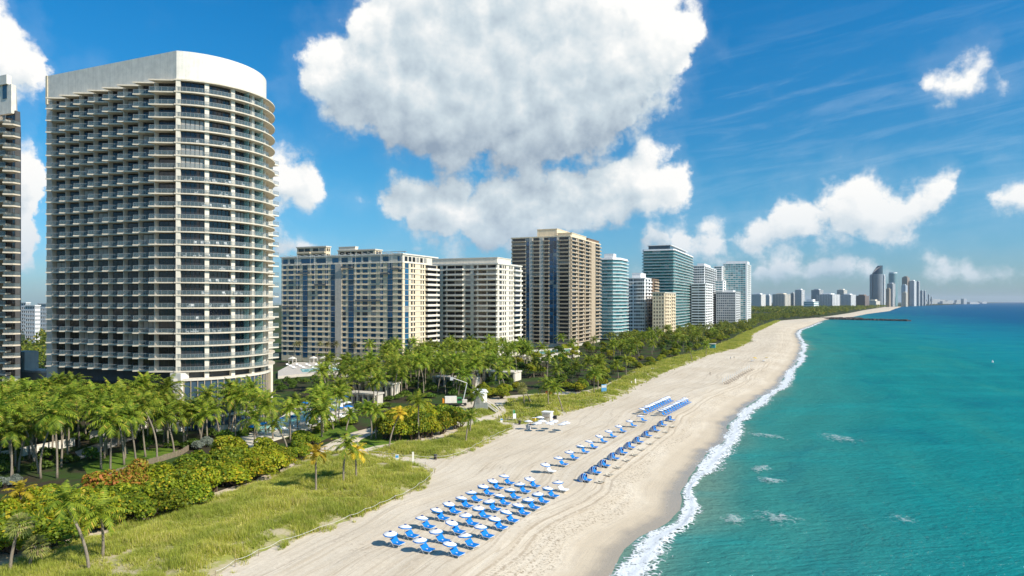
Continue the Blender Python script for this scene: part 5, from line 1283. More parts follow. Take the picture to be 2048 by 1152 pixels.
def lounger_meshes(fab):
    w = .68; mb = MB(); mb.box(.0, 1.10, -w, w, .36, .44); seat = mb.mesh('seat', [M[fab]])
    mb = MB(); a = R(48); n = (math.cos(a), math.sin(a))
    b = [(0, .40), (-.74 * n[0], .40 + .74 * n[1])]; o = (n[1] * .08, n[0] * .08)
    P = [(b[0][0], b[0][1]), (b[0][0] + o[0], b[0][1] + o[1]), (b[1][0] + o[0], b[1][1] + o[1]), (b[1][0], b[1][1])]
    k = len(mb.v); mb.v += [(x, -w, z) for x, z in P] + [(x, w, z) for x, z in P]
    for q in ((0, 1, 2, 3), (7, 6, 5, 4), (0, 4, 5, 1), (1, 5, 6, 2), (2, 6, 7, 3), (3, 7, 4, 0)): mb.f.append(q); mb.m.append(0)
    back = mb.mesh('backrest', [M[fab]])
    mb = MB()
    for s_ in (-1, 1):
        y = s_ * (w + .04); mb.tube([(-.48, y, .90), (0, y, .38), (1.12, y, .36)], .03, 5)
        mb.tube([(-.75, y, .02), (-.1, y, .5)], .03, 5); mb.tube([(-.1, y, .35), (.25, y, .02)], .03, 5)
    mb.tube([(1.12, -w - .04, .36), (1.12, w + .04, .36)], .03, 5); frame = mb.mesh('frame', [M['white_metal']])
    mb = MB(); mb.tube([(.98, -w, .36), (1.02, -w, .0)], .03, 5); leg = mb.mesh('leg', [M['white_metal']])
    mb = MB(); mb.box(.12, .34, -.16, .04, .441, .49); tow = mb.mesh('pillow', [M['white_fabric']])
    return seat, back, frame, leg, tow
LNG = {k: lounger_meshes(k + '_fabric') for k in ('blue', 'white')}
LYAW = math.atan2(-.50, .866)
def lounger(p, label, group, fab='blue', yaw=LYAW):
    t = thing('sun_lounger', label, 'lounger', p, yaw + rb.uniform(-.05, .05), group); s_, b_, f_, l_, w_ = LNG[fab]
    inst(s_, 'seat', t); inst(b_, 'backrest', t); inst(f_, 'frame', t); inst(l_, 'leg', t); inst(l_, 'leg', t, (0, 1.36, 0))
    if fab == 'blue': inst(w_, 'pillow', t)
    return t
ORD = ['first', 'second', 'third', 'fourth', 'fifth', 'sixth', 'seventh', 'eighth', 'ninth', 'tenth', 'eleventh', 'twelfth']
Z8 = lambda q: (720 + q[0] / 3.012, 800 + q[1] / 3.012)
ROWS = [('dune side', [(183,807),(272,765),(373,712),(462,664),(535,627),(610,592),(669,558),(742,521),(800,488),(868,459)]),
        ('middle', [(362,845),(458,792),(553,741),(636,695),(714,652),(777,611),(838,578),(902,543),(961,508),(1022,476)]),
        ('sea side', [(541,868),(632,818),(726,765),(810,716),(880,676),(951,635),(1012,601),(1071,567),(1131,533),(1191,497)])]
for rn, pts in ROWS:
    for k, q in enumerate(pts):
        p = umb_at(*Z8(q)); wh = rn == 'sea side' and k == 9
        umbrella(p, 'blue rimmed umbrella, %s from near end, %s row of the near block' % (ORD[k], rn), 'umbrellas of the near block')
        lab = 'white lounger at the far end of the sea side row, near block' if wh else 'blue lounger, %s from the near end, %s row of the near block' % (ORD[k], rn)
        lounger((p[0] + .75, p[1] + .10, p[2]), lab, 'loungers of the near block', 'white' if wh else 'blue')
SR = [(1117,390),(1194,350),(1260,314),(1326,279),(1380,251),(1441,219),(1498,189),(1558,159),(1623,127),(1687,97)]
for k, q in enumerate(SR):
    p = umb_at(*Z8(q)); umbrella(p, 'white umbrella with blue rim, %s from the near end of the single row' % ORD[k], 'umbrellas of the single row')
    lounger((p[0] + .9, p[1] + .1, p[2]), 'white backed lounger at the near end of the single row' if k == 0 else 'blue lounger, %s from the near end of the single row' % ORD[k], 'loungers of the single row', 'white' if k == 0 else 'blue')
Z3 = lambda q: (1240 + q[0] / 6.827, 720 + q[1] / 6.827)
for rn, a, b in (('dune side', (300, 668), (655, 508)), ('sea side', (555, 692), (892, 525))):
    for k in range(12):
        f = k / 11; f = f ** .9; q = (a[0] + (b[0] - a[0]) * f, a[1] + (b[1] - a[1]) * f); p = umb_at(*Z3(q))
        umbrella(p, 'white umbrella, %s from the near end, %s row of the far block' % (ORD[k], rn), 'umbrellas of the far block')
        lounger((p[0] + .95, p[1] + .1, p[2]), 'blue lounger, %s from the near end, %s row of the far block' % (ORD[k], rn), 'loungers of the far block')
# clamshell cabanas
def cabana_meshes():
    hw, r = .95, 1.55; ang = [R(a) for a in (182, 158, 116, 94, 74)]; out = []
    mats = ['blue_fabric', 'grey_fabric', 'navy_fabric', 'blue_fabric']
    def rib(a, rr): return [(rr * math.sin(t) * math.cos(a) * .95, -hw * math.cos(t) * 1.05, max(.02, rr * math.sin(t) * math.sin(a))) for t in np.linspace(0.0, math.pi, 9)]
    for i in range(4):
        A, B, a, b = rib(ang[i], r), rib(ang[i + 1], r), rib(ang[i], r - .04), rib(ang[i + 1], r - .04); mb = MB()
        for k in range(8):
            mb.face([A[k], B[k], B[k + 1], A[k + 1]]); mb.face([a[k + 1], b[k + 1], b[k], a[k]], 1)
        out.append(mb.mesh('hood_panel', [M[mats[i]], M['navy_fabric']]))
    mb = MB()
    for a in ang: mb.tube(rib(a, r + .005), .02, 4)
    return out, mb.mesh('hood_rib', [M['white_metal']])
HOOD, RIB = cabana_meshes()
CB = [(1352,468),(1410,424),(1466,382),(1524,340),(1574,307),(1621,274),(1673,242),(1726,206),(1774,174),(1818,142),(1868,112)]
def low_chair_meshes():
    mb = MB(); mb.box(0, .75, -.3, .3, .10, .16); a = mb.mesh('seat', [M['beige_fabric']])
    mb = MB(); mb.v += [(0, -.3, .12), (0, .3, .12), (-.42, .3, .46), (-.42, -.3, .46), (.05, -.3, .10), (.05, .3, .10), (-.38, .3, .42), (-.38, -.3, .42)]
    mb.f += [(0, 1, 2, 3), (7, 6, 5, 4), (0, 3, 7, 4), (1, 5, 6, 2), (2, 6, 7, 3), (0, 4, 5, 1)]; mb.m += [0] * 6; b = mb.mesh('backrest', [M['beige_fabric']])
    mb = MB()
    for y in (-.3, .3): mb.tube([(-.45, y, .02), (.1, y, .13), (.75, y, .02)], .02, 4)
    return a, b, mb.mesh('frame', [M['wood']])
LOWC = low_chair_meshes()
for k, q in enumerate(CB):
    p = umb_at(*Z8(q), h=.7); t = thing('beach_cabana', 'blue and grey clamshell cabana, %s from the near end of the cabana row' % ORD[k], 'cabana', p, LYAW + rb.uniform(-.08, .08), 'clamshell cabanas by the sea')
    for me in HOOD: inst(me, 'hood_panel', t)
    inst(RIB, 'hood_ribs', t)
    c, s = math.cos(LYAW), math.sin(LYAW)
    lounger((p[0] + .25 * c, p[1] + .25 * s, p[2]), 'blue lounger inside the %s clamshell cabana from the near end' % ORD[k], 'loungers in the cabanas')
    if k < 10:
        for j in (0, 1):
            u = thing('low_chair', 'low beige chair, %s of two before the %s cabana from the near end' % (('nearer', 'farther')[j], ORD[k]), 'chair', (p[0] + 2.6 + .55 * j, p[1] - .5 + .9 * j, beach_z((p[0] + 2.6, p[1] - .5))), LYAW + rb.uniform(-.3, .3), 'low beige chairs by the cabanas')
            for nm, me in zip(('seat', 'backrest', 'frame'), LOWC): inst(me, nm, u)
# closed umbrellas and dark loungers further up
mb = MB(); mb.tube([(0, 0, .9), (0, 0, 1.1), (0, 0, 2.2), (0, 0, 2.45)], [.10, .15, .09, .02], 8); CLOSED = mb.mesh('closed_canopy', [M['white_fabric']])
mb = MB(); mb.tube([(0, 0, 0), (0, 0, 1.0)], .03, 6); SPOLE = mb.mesh('pole', [M['white_metal']])
for k in range(14):
    f = k / 13; q = (1400 + (1765 - 1400) * f, 330 + (130 - 330) * f); x, y = Z3(q); p = gp(x, y, 2.0); z = beach_z(p)
    t = thing('closed_umbrella', 'furled white umbrella in the row of furled umbrellas up the beach', 'umbrella', (p[0], p[1], z), 0, 'furled white umbrellas'); inst(CLOSED, 'closed_canopy', t); inst(SPOLE, 'pole', t)
    for j in (0,):
        u = thing('dark_lounger', 'dark low lounger in the row of furled umbrellas up the beach', 'lounger', (p[0] + .9, p[1] - .6 + 1.1 * j, z), LYAW, 'dark loungers by the furled umbrellas')
        mb = MB(); mb.box(-.2, 1.4, -.32, .32, .25, .33) if k == 0 and j == 0 else None
        if k == 0 and j == 0:
            DS = mb.mesh('seat', [M['brown']]); mb = MB(); mb.box(-.75, -.2, -.32, .32, .30, .38)
            for vx in range(len(mb.v)):
                if mb.v[vx][0] < -.7: mb.v[vx] = (mb.v[vx][0] + .1, mb.v[vx][1], mb.v[vx][2] + .45)
            DB = mb.mesh('backrest', [M['brown']]); mb = MB()
            for sx in (-.1, 1.3):
                for sy in (-.28, .28): mb.box(sx - .03, sx + .03, sy - .03, sy + .03, 0, .25)
            DL = mb.mesh('legs', [M['brown']])
        inst(DS, 'seat', u); inst(DB, 'backrest', u); inst(DL, 'legs', u)
YC = canopy_mesh(1.3, .4, 'yellow_fabric')
for (x, y, lab) in ((1510, 716, 'left of two yellow umbrellas far up the beach'), (1533, 716, 'right of two yellow umbrellas far up the beach')):
    p = umb_at(x, y, 2.0); umbrella(p, lab, 'yellow umbrellas', 2.0, .2, YC, False); lounger((p[0] - 1.6, p[1], p[2]), 'white lounger beside the %s' % lab.replace('left of two', 'left').replace('right of two', 'right').replace('umbrellas', 'umbrella'), None, 'white')
# attendants' stand: white umbrellas, kiosk box, crates
Z6 = lambda q: (860 + q[0] / 6.02, 740 + q[1] / 6.02)
WC = canopy_mesh(1.25, .4)
for k, (q, lab) in enumerate([((1187,620),'white umbrella over the rental counter, leftmost at the stand'),((1325,572),'white umbrella behind the yellow box at the stand'),((1293,640),'white umbrella just right of the rental counter'),((1352,614),'white umbrella before the white kiosk'),((1440,642),'white umbrella in front of the kiosk, casting a shadow apart'),((1492,620),'white umbrella right of the kiosk'),((1585,657),'lower of the two rightmost white umbrellas at the stand'),((1637,636),'upper of the two rightmost white umbrellas at the stand')]):
    umbrella(umb_at(*Z6(q), 2.2), lab, 'umbrellas of the attendants stand', 2.2, .03, WC)
def boxy(name, label, cat, px, sx, sy, sz, mat, parts=(), yaw=TH, z=None, group=None):
    p = gp(*px); t = thing(name, label, cat, (p[0], p[1], beach_z(p) if z is None else z), yaw, group); mb = MB(); mb.box(-sx/2, sx/2, -sy/2, sy/2, 0, sz); mb.build('body', M[mat], t)
    for (nm, a, m_) in parts: mb = MB(); mb.box(*a); mb.build(nm, M[m_], t)
    return t
boxy('kiosk', 'white box kiosk of the umbrella attendants on the sand', 'kiosk', (1095, 840), 2.6, 2.2, 2.3, 'white', (('roof', (-1.5, 1.5, -1.3, 1.3, 2.301, 2.42), 'coolwhite'), ('hatch', (-.9, .9, -1.16, -1.101, 1.0, 1.9), 'grey_wall'), ('counter', (-1.0, 1.0, -1.5, -1.161, .9, 1.0), 'wood')))
boxy('yellow_bin', 'yellow storage box beside the white kiosk', 'box', (1068, 843), 1.0, .8, 1.0, 'yellow_fabric', (('lid', (-.55, .55, -.45, .45, 1.001, 1.08), 'white'),))
boxy('rental_counter', 'small rental counter under the leftmost white umbrella at the stand', 'counter', (1057, 859), 1.2, .7, 1.05, 'grey_fabric', (('counter_top', (-.75, .75, -.45, .45, 1.051, 1.1), 'white'),))
boxy('cart', 'dark cart parked right of the white kiosk', 'cart', (1109, 838), 1.2, .8, .9, 'black', (('wheel', (-.5, -.2, -.46, -.401, -.02, .35), 'dark_wall'), ('wheel', (.2, .5, -.46, -.401, -.02, .35), 'dark_wall'), ('handle', (.6, 1.0, -.05, .05, .8, .86), 'alu')))
for px, lab in (((871, 919), 'black litter bin at the corner of the middle dune'), ((1039, 849), 'black litter bin near the rental counter')):
    p = gp(*px); t = thing('litter_bin', lab, 'bin', (p[0], p[1], beach_z(p)), 0, 'litter bins'); mb = MB(); mb.tube([(0, 0, 0), (0, 0, 1.0)], [.32, .38], 10); mb.build('drum', M['black'], t)
    mb = MB(); mb.tube([(0, 0, 1.0), (0, 0, 1.06)], .41, 10); mb.build('rim', M['dark_wall'], t)
def sign(px, label, w, h, zb, mat, yaw=0.25, posts=2, mat2=None):
    p = gp(*px); t = thing('sign_board', label, 'sign', (p[0], p[1], beach_z(p)), yaw)
    for k in range(posts):
        x = 0 if posts == 1 else (-1, 1)[k] * w * .4; mb = MB(); mb.box(x - .05, x + .05, .04, .14, 0, zb + h); mb.build('post', M['white_metal'], t)
    mb = MB(); mb.box(-w/2, w/2, -.03, .035, zb, zb + h); pn = mb.build('panel', M[mat], t)
    if mat2: mb = MB(); mb.box(-w/2 + .05, w/2 - .05, -.036, -.031, zb + h * .55, zb + h * .9); mb.build('sign_face', M[mat2], pn)
    return t
sign((794, 927), 'white and blue notice board at the near path mouth', .75, 1.5, .35, 'white', mat2='sign_blue'); sign((826, 929), 'tall narrow white sign post right of the notice board', .4, 2.0, .6, 'white', posts=1)
sign((1003, 847), 'small white sign at the mouth of the second path', .7, 1.1, .3, 'white', mat2='sign_blue'); sign((1208, 790), 'pale blue board on posts at the planting edge', 2.0, 2.6, 1.2, 'sign_blue', .3, mat2='palegrey')
sign((1263, 770), 'short white marker left of the far dune path', .5, 1.3, .2, 'white', posts=1); sign((1271, 768), 'taller white marker right of the far dune path', .5, 1.9, .2, 'white', posts=1)
p = gp(1026, 843); t = thing('feather_flag', 'green and white feather flag by the second path', 'flag', (p[0], p[1], 2.05), .3)
mb = MB(); mb.tube([(0, 0, 0), (0, 0, 3.4)], .03, 5); mb.build('pole', M['white_metal'], t); mb = MB(); mb.prism([(.04, -.02), (.9, -.02), (.9, .02), (.04, .02)], .7, 2.2); mb.build('lower_cloth', M['white_fabric'], t); mb = MB(); mb.prism([(.04, -.021), (.6, -.021), (.6, .021), (.04, .021)], 2.201, 3.2); mb.build('upper_cloth', M['green_paint'], t)
# white hut with stair
p = gp(961, 822); t = thing('beach_hut', 'small white gabled hut with a stair on the dune', 'hut', (p[0], p[1], 2.0), TH)
mb = MB(); mb.box(-1.5, 1.5, -1.5, 1.5, 0, 5.6); mb.build('wall', M['white'], t)
mb = MB(); mb.v += [(-1.9, -1.9, 5.6), (1.9, -1.9, 5.6), (1.9, 1.9, 5.6), (-1.9, 1.9, 5.6), (-1.9, 0, 6.9), (1.9, 0, 6.9)]; mb.f += [(0, 1, 5, 4), (2, 3, 4, 5), (0, 4, 3), (1, 2, 5), (3, 2, 1, 0)]; mb.m += [0] * 5; mb.build('roof', M['coolwhite'], t)
mb = MB(); mb.box(-.5, .5, -1.56, -1.501, 2.6, 4.6); mb.build('door', M['grey_wall'], t)
for k in range(10): mb = MB(); mb.box(1.6 + k * .42, 2.03 + k * .42, -1.3, .3, 2.6 - k * .28, 2.75 - k * .28); mb.build('step', M['concrete'], t)
for y in (-1.35, .35): mb = MB(); mb.tube([(1.6, y, 3.9), (5.9, y, 1.1)], .09, 5); mb.tube([(1.6, y, 3.0), (5.9, y, .3)], .12, 5); mb.tube([(5.9, y, -.1), (5.9, y, 1.1)], .08, 5); mb.build('hand_rail', M['white'], t)
mb = MB(); mb.box(1.501, 3.2, -1.5, -1.2, 0, 2.9); mb.build('stair_wall', M['white'], t)
# truck with loading crane
p = gp(912, 812); t = thing('crane_truck', 'white and green truck with a loading crane behind the sea grape mound', 'truck', (p[0], p[1], 2.16), .15)
mb = MB(); mb.box(-3.6, .2, -1.1, 1.1, 1.0, 3.0); mb.build('cargo_body', M['white'], t); mb = MB(); mb.box(.3, 1.9, -1.1, 1.1, .9, 2.6); mb.build('cab', M['green_paint'], t)
mb = MB(); mb.box(.5, 1.7, -1.13, -1.101, 1.7, 2.4); mb.build('cab_window', M['glass_dark'], t); mb = MB(); mb.box(2.0, 3.6, -1.0, 1.0, .9, 1.9); mb.build('crane_base', M['grey_wall'], t)
for x in (-2.8, -1.6, 1.2, 2.9):
    for y in (-1.0, 1.0): mb = MB(); mb.tube([(x, y - .14, .5), (x, y + .14, .5)], .5, 12); mb.build('wheel', M['black'], t)
mb = MB(); mb.tube([(2.4, 0, 1.9), (3.6, .4, 7.2)], .16, 6); mb.build('lower_boom', M['palegrey'], t); mb = MB(); mb.tube([(3.6, .4, 7.2), (-1.3, .6, 9.0)], .13, 6); mb.build('upper_boom', M['white'], t)
mb = MB(); mb.box(-1.9, -.9, .1, 1.1, 8.2, 9.2); mb.build('basket', M['palegrey'], t); mb = MB(); mb.box(-4.4, -3.7, -.9, .9, 1.0, 2.4); mb.build('tail_lift', M['orange_paint'], t)
# lifeguard tower and aqua awnings further off
p = gp(1425, 702); t = thing('lifeguard_hut', 'small teal lifeguard hut at the far dune edge', 'hut', (p[0], p[1], 2.2), TH); mb = MB(); mb.box(-1.8, 1.8, -1.5, 1.5, 2.0, 4.6); mb.build('cabin', M['teal_paint'], t); mb = MB(); mb.prism([(-2.3, -2), (2.3, -2), (2.3, 2), (-2.3, 2)], 4.6, 4.9); mb.build('roof', M['white'], t)
for x in (-1.6, 1.6):
    for y in (-1.3, 1.3): mb = MB(); mb.box(x - .1, x + .1, y - .1, y + .1, 0, 2.0); mb.build('leg', M['wood'], t)

# --- hotel pool terrace ------------------------------------------------
def pool_water():
    m, nt, bs = new_mat('pool_water'); P = pos(nt); c = mix(nt, noise(nt, P, .4, 3, .6), (0.10, 0.46, 0.46), (0.20, 0.60, 0.58)); nt.links.new(c.s, bs.inputs['Base Color']); bs.inputs['Roughness'].default_value = .06
    bump(nt, bs, noise(nt, P, 1.5, 3, .6), .3, .15); return m
M['pool'] = pool_water()
def slab_thing(name, label, cat, px, z0, z1, mat, edge=None):
    P = [gp(x, y, z1) for x, y in px]
    if sum(P[i][0] * P[(i+1) % len(P)][1] - P[(i+1) % len(P)][0] * P[i][1] for i in range(len(P))) < 0: P.reverse()
    mb = MB(); mb.prism(P, z0, z1); o = mb.build(name, M[mat])
    return tag(o, label, cat) if cat else structure(o)
slab_thing('pool_deck', None, None, [(480,872),(560,835),(600,810),(705,795),(722,815),(655,846),(560,876),(500,895)], 2.0, 2.45, 'ivory')
slab_thing('pool', None, None, [(512,856),(560,838),(604,823),(636,818),(648,826),(610,842),(560,858),(525,866)], 2.2, 2.48, 'pool')
slab_thing('terrace', None, None, [(556,742),(590,724),(715,724),(725,734),(700,742),(600,748),(556,752)], 2.0, 3.4, 'grey_wall')
slab_thing('pool', None, None, [(600,738),(690,735),(690,740),(605,744)], 3.0, 3.45, 'pool')
slab_thing('pool_deck', None, None, [(1040,712),(1060,700),(1150,694),(1160,702),(1100,712)], 2.0, 5.5, 'ivory')
slab_thing('pool', None, None, [(1075,703),(1140,698),(1140,702),(1080,708)], 5.0, 5.55, 'pool')
def parasol(p, label, group, mat, h=2.4, r=1.5):
    key = (mat, r)
    if key not in _wm: _wm[key] = canopy_mesh(r, .45, mat)
    t = thing('pool_parasol', label, 'parasol', p, 0, group); inst(_wm[key], 'canopy', t, (0, 0, h)); inst(POLE, 'pole', t, (0, 0, h), 0, (1, 1, h / 1.75)); return t
for k, f in enumerate(np.linspace(0, 1, 11)):
    p = gp(508 + 188 * f, 872 - 42 * f - 4 * math.sin(f * 3), 2.45); parasol((p[0], p[1], 2.45), 'blue parasol along the seaward side of the hotel pool', 'blue parasols on the seaward pool side', 'blue_fabric')
for k, f in enumerate(np.linspace(0, 1, 7)):
    p = gp(610 + 95 * f, 822 - 16 * f, 2.45); parasol((p[0], p[1], 2.45), 'blue parasol along the landward side of the hotel pool', 'blue parasols on the landward pool side', 'blue_fabric')
for k, (x, y) in enumerate([(640,832),(655,829),(668,826),(681,823),(694,820),(660,818),(676,815),(645,816),(572,852),(600,848),(628,842)]):
    p = gp(x, y, 2.45); parasol((p[0], p[1], 2.45), 'white parasol on the hotel pool deck', 'white parasols on the pool deck', 'white_fabric', 2.3, 1.6)
for k, (x, y) in enumerate([(520,868),(545,862),(570,862),(592,857),(615,852),(640,848),(660,841),(682,835),(700,826),(620,826),(640,822),(662,822),(684,816)]):
    p = gp(x, y, 2.45); lounger((p[0], p[1], 2.45), 'white lounger on the hotel pool deck', 'white loungers on the pool deck', 'white')
# pavilions and walls around the pool
def arcade(px, label, w, d, h, n, mat='ivory', yaw=TH):
    p = gp(*px); t = thing('pool_pavilion', label, 'pavilion', (p[0], p[1], 2.1), yaw); mb = MB(); mb.box(-w/2, w/2, 1.2, d, 0, h); mb.build('wall', M[mat], t)
    mb = MB(); mb.box(-w/2 - .3, w/2 + .3, -.3, d + .3, h, h + .5); mb.build('roof', M[mat], t)
    for k in range(n + 1): x = -w/2 + .25 + (w - .5) * k / n; mb = MB(); mb.box(x - .25, x + .25, -.1, .4, 0, h); mb.build('column', M[mat], t)
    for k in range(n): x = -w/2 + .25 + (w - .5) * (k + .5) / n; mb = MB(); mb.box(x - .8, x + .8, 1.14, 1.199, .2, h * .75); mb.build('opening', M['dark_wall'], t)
    return t
arcade((720, 812), 'flat roofed dark fronted bar right of the hotel pool', 11, 5, 3.6, 5, 'grey_wall'); arcade((700, 790), 'cream arcade building above the hotel pool', 14, 6, 6.0, 5); arcade((760, 795), 'white arcade wing half hidden among the middle grove palms', 10, 5, 4.6, 4, 'ivory')
arcade((905, 775), 'pale low pavilion deep among the palms', 18, 6, 3.4, 7, 'grey_wall'); arcade((985, 762), 'cream low pavilion behind the palms near the balcony block', 20, 8, 3.6, 7, 'ivory')
p = gp(712, 768); t = thing('terrace_wall', 'cream sloping wall below the white terrace', 'wall', (p[0], p[1], 2.0), TH); mb = MB(); mb.box(-9, 9, 0, .5, 0, 5.0); mb.build('wall', M['ivory'], t); mb = MB(); mb.box(-9.2, 9.2, -.1, .6, 5.0, 5.3); mb.build('coping', M['white'], t)
for k, (x, y) in enumerate([(585,727),(627,726),(648,726),(676,728),(693,728)]):
    p = gp(x, y, 3.4); t = thing('gazebo', '%s white gazebo from the left on the terrace below the cream hotel' % ORD[k], 'gazebo', (p[0], p[1], 3.4), TH, 'terrace gazebos')
    for sx in (-1.3, 1.3):
        for sy in (-1.3, 1.3): mb = MB(); mb.box(sx - .12, sx + .12, sy - .12, sy + .12, 0, 2.6); mb.build('post', M['white'], t)
    mb = MB(); mb.v += [(-1.6, -1.6, 2.6), (1.6, -1.6, 2.6), (1.6, 1.6, 2.6), (-1.6, 1.6, 2.6), (0, 0, 3.7)]; mb.f += [(0, 1, 4), (1, 2, 4), (2, 3, 4), (3, 0, 4), (3, 2, 1, 0)]; mb.m += [0] * 5; mb.build('roof', M['white'], t)
for k in range(22):
    p = gp(575 + 6.5 * k, 731 + (k % 3) * 3, 3.4); lounger((p[0], p[1], 3.4), 'white lounger on the terrace below the cream hotel', 'white loungers on the terrace', 'white')
for (a, b, lab) in (((-10, 925), (150, 893), 'white low garden wall at the left edge among the palms'), ((180, 880), (345, 848), 'white low garden wall before the curved tower'), ((430, 868), (490, 862), 'white wall end left of the hotel pool')):
    P, Q = gp(*a), gp(*b); L_ = math.hypot(Q[0] - P[0], Q[1] - P[1]); t = thing('garden_wall', lab, 'wall', (P[0], P[1], 2.1), math.atan2(Q[1] - P[1], Q[0] - P[0])); mb = MB(); mb.box(0, L_, 0, .3, 0, 1.8); mb.build('wall', M['white'], t); mb = MB(); mb.box(-.1, L_ + .1, -.08, .38, 1.8, 1.95); mb.build('coping', M['ivory'], t)

# --- fences --------------------------------------------------------------
def picket(a, b, label):
    P, Q = gp(*a), gp(*b); L_ = math.hypot(Q[0] - P[0], Q[1] - P[1]); t = thing('picket_fence', label, 'fence', (P[0], P[1], 2.1), math.atan2(Q[1] - P[1], Q[0] - P[0])); n = int(L_ / .22)
    for k in range(n): h = rb.uniform(1.25, 1.42); mb = MB(); mb.box(k * .22, k * .22 + .14, 0, .04, 0, h); mb.build('picket', M['wood'], t)
    for z in (.4, 1.0): mb = MB(); mb.box(0, L_, .041, .09, z, z + .08); mb.build('rail', M['wood'], t)
picket((205, 962), (362, 912), 'weathered wooden picket fence between lawn and hedge'); picket((362, 912), (378, 902), 'short return of the weathered picket fence')
def rope_fence(px, label, step=3.6):
    P = [np.array(gp(x, y)) for x, y in px]; t = thing('rope_fence', label, 'fence', (0, 0, 0)); pts = []
    for i in range(len(P) - 1):
        n = max(1, int(np.linalg.norm(P[i + 1] - P[i]) / step))
        for k in range(n): pts.append(P[i] + (P[i + 1] - P[i]) * k / n)
    pts.append(P[-1]); mb = MB(); mb.tube([(0, 0, -.2), (0, 0, 1.0)], .05, 5); pm = mb.mesh('post', [M['wood']])
    for q in pts: inst(pm, 'post', t, (q[0], q[1], beach_z(q)), 0, None, (rb.uniform(-.1, .1), rb.uniform(-.1, .1), 0))
    mb = MB(); R_ = []
    for i in range(len(pts) - 1):
        for k in range(4): f = k / 4; q = pts[i] + (pts[i + 1] - pts[i]) * f; R_.append((q[0], q[1], beach_z(q) + .9 - .22 * math.sin(math.pi * f)))
    mb.tube(R_, .022, 4); mb.build('rope', M['white_metal'], t)
rope_fence([(430,1158),(470,1134),(560,1094),(640,1066),(700,1042),(760,1016),(820,989),(856,964),(869,947),(850,934),(800,927)], 'rope on short posts along the seaward edge of the near dune')
rope_fence([(735,907),(785,915),(826,919),(872,921),(907,916),(935,905),(966,888),(997,872),(1027,859),(1019,849)], 'rope on short posts around the middle dune')
# --- jetty, buoy -----------------------------------------------------------
def jetty(a, b, label, n, w):
    P, Q = np.array(gp(*a, .3)), np.array(gp(*b, .3)); t = thing('rock_jetty', label, 'jetty', (P[0], P[1], 0)); mb = MB(); r = random.Random(3)
    for k in range(n):
        f = r.random(); c = (Q - P) * f; s = r.uniform(1.2, 2.8); o = (r.uniform(-w, w), r.uniform(-w, w)); z = 1.2 - abs(o[0]) / w * 1.0 + r.uniform(-.3, .4)
        b0 = len(mb.v); mb.box(c[0] + o[0] - s, c[0] + o[0] + s, c[1] + o[1] - s, c[1] + o[1] + s, z - s, z + s * .6)
        for i in range(b0, b0 + 8): v = mb.v[i]; mb.v[i] = (v[0] + r.uniform(-.5, .5) * s, v[1] + r.uniform(-.5, .5) * s, v[2] + r.uniform(-.4, .3) * s)
    o = mb.build('boulders', M['rock'], t); o['kind'] = 'stuff'
M['rock'] = paint('jetty_rock', (0.11, 0.10, 0.09), .9, .3, .3, .2, False)
jetty((1655, 638.5), (1818, 642), 'long dark rock jetty reaching into the sea at the inlet', 700, 3.0); jetty((1590, 637), (1722, 637), 'second rock jetty just behind the long one', 420, 2.5)
p = gp(1985, 725, 0); t = thing('buoy', 'tiny white buoy far out on the right', 'buoy', (p[0], p[1], 0)); mb = MB(); mb.tube([(0, 0, -.4), (0, 0, .5), (0, 0, .8), (0, 0, 1.2)], [.5, .55, .3, .12], 8); mb.build('float', M['coolwhite'], t); mb = MB(); mb.tube([(0, 0, 1.2), (0, 0, 1.45)], .15, 6); mb.build('top_mark', M['coolwhite'], t)

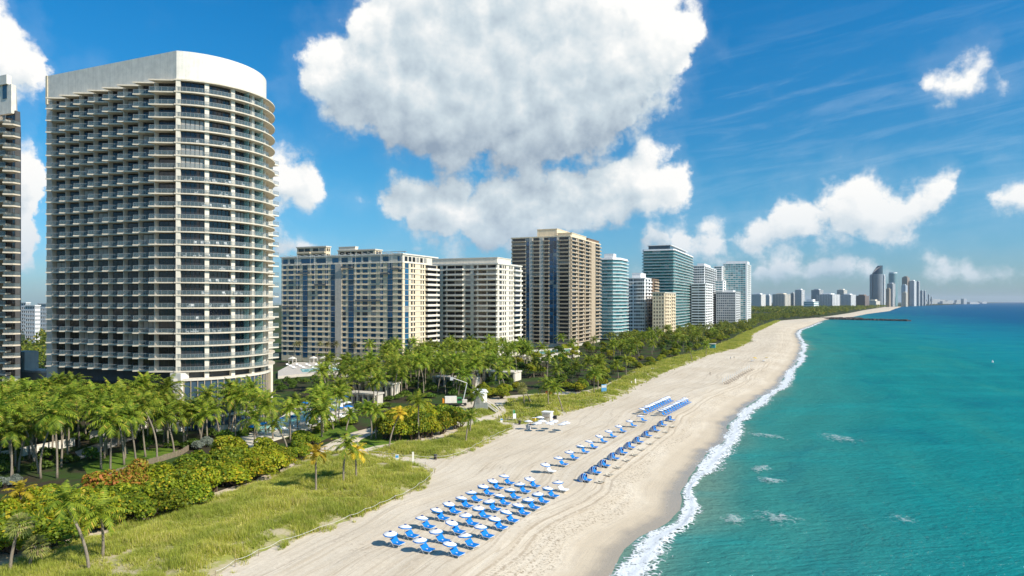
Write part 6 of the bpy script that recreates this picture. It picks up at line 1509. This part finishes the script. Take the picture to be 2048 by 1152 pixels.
# --- people -----------------------------------------------------------------
def body_mesh(pose, top, bottom):
    J = {'pel': (0, 0, .95), 'che': (.02, 0, 1.30), 'nek': (.02, 0, 1.48), 'hed': (.04, 0, 1.60), 'crn': (.04, 0, 1.74)}
    st = .28 if pose else .04
    for s, nm in ((1, 'l'), (-1, 'r')):
        f = s * st; J.update({nm + 'hip': (0, .10 * s, .90), nm + 'kne': (f * .55 + .04, .11 * s, .50), nm + 'ank': (f - (.06 if f < 0 else 0), .11 * s, .08), nm + 'toe': (f + .14, .12 * s, .03),
                  nm + 'sho': (.02, .19 * s, 1.42), nm + 'elb': (-f * .5, .25 * s, 1.14), nm + 'wri': (-f * .6 + .08, .25 * s, .90), nm + 'hnd': (-f * .6 + .10, .25 * s, .80)})
    rad = {'pel': .15, 'che': .15, 'nek': .055, 'hed': .095, 'crn': .06, 'hip': .10, 'kne': .065, 'ank': .042, 'toe': .035, 'sho': .065, 'elb': .045, 'wri': .032, 'hnd': .035}
    E_ = [('pel', 'che'), ('che', 'nek'), ('nek', 'hed'), ('hed', 'crn')]
    for s in 'lr': E_ += [('pel', s + 'hip'), (s + 'hip', s + 'kne'), (s + 'kne', s + 'ank'), (s + 'ank', s + 'toe'), ('che', s + 'sho'), (s + 'sho', s + 'elb'), (s + 'elb', s + 'wri'), (s + 'wri', s + 'hnd')]
    K = list(J); me = bpy.data.meshes.new('body'); me.from_pydata([J[k] for k in K], [(K.index(a), K.index(b)) for a, b in E_], [])
    o = bpy.data.objects.new('tmp', me); COL.objects.link(o); o.modifiers.new('s', 'SKIN'); o.modifiers.new('u', 'SUBSURF').levels = 1
    for i, k in enumerate(K): r = rad.get(k) or rad[k[1:]]; sv = me.skin_vertices[0].data[i]; sv.radius = (r, r); sv.use_root = (k == 'pel')
    dg = bpy.context.evaluated_depsgraph_get(); out = bpy.data.meshes.new_from_object(o.evaluated_get(dg)); bpy.data.objects.remove(o)
    out.name = 'body'; out.materials.clear()
    for m_ in ('skin', top, bottom, 'bark'): out.materials.append(M[m_])
    for f in out.polygons:
        c = f.center; f.use_smooth = True
        f.material_index = 3 if c.z > 1.63 else (0 if c.z > 1.46 else (1 if c.z > 1.0 and (abs(c.y) < .22 or c.z > 1.2) else (2 if .55 < c.z <= 1.0 and abs(c.y) < .21 else 0)))
    return out
M['skin'] = paint('skin', (0.42, 0.26, 0.18), .6, .05, 3., .3, False)
BODY = [body_mesh(1, 'white_fabric', 'navy_fabric'), body_mesh(0, 'black', 'black'), body_mesh(1, 'sign_blue', 'black'), body_mesh(0, 'white_fabric', 'white_fabric')]
PP = [((1420, 751), 1, 'person in dark clothes walking alone on the open sand'), ((1303, 742), 3, 'person in white standing at the dune edge, left of a pair'), ((1307, 742), 0, 'person in white top at the dune edge, right of a pair'), ((1461, 719), 2, 'person in blue, left of two walking mid beach'), ((1468, 718), 1, 'person in dark clothes, right of two walking mid beach'),
      ((1502, 685), 2, 'leftmost of three people walking far up the beach'), ((1506, 685), 1, 'middle of three people walking far up the beach'), ((1510, 684), 0, 'rightmost of three people walking far up the beach'), ((1061, 859), 1, 'person in dark clothes standing at the rental counter'), ((1105, 840), 0, 'person in white top beside the kiosk')]
for (px, b, lab) in PP:
    p = gp(*px); tag(inst(BODY[b], 'person', None, (p[0], p[1], beach_z(p)), rb.uniform(0, 6.28)), lab, 'person')
# ------------------------------------------------------------------ sea haze
def haze():
    mb = MB(); mb.box(-9500, 55000, -19000, 42000, -7, 330); m = bpy.data.materials.new('sea_haze'); m.use_nodes = True; nt = m.node_tree; nt.nodes.clear()
    v = nt.nodes.new('ShaderNodeVolumePrincipled'); v.inputs['Color'].default_value = (.80, .90, 1.0, 1); v.inputs['Density'].default_value = 2.6e-5; v.inputs['Anisotropy'].default_value = .2
    nt.links.new(v.outputs[0], nt.nodes.new('ShaderNodeOutputMaterial').inputs['Volume']); o = mb.build('haze', m); o['kind'] = 'stuff'; o['label'] = 'pale sea haze over the whole coast'
haze()
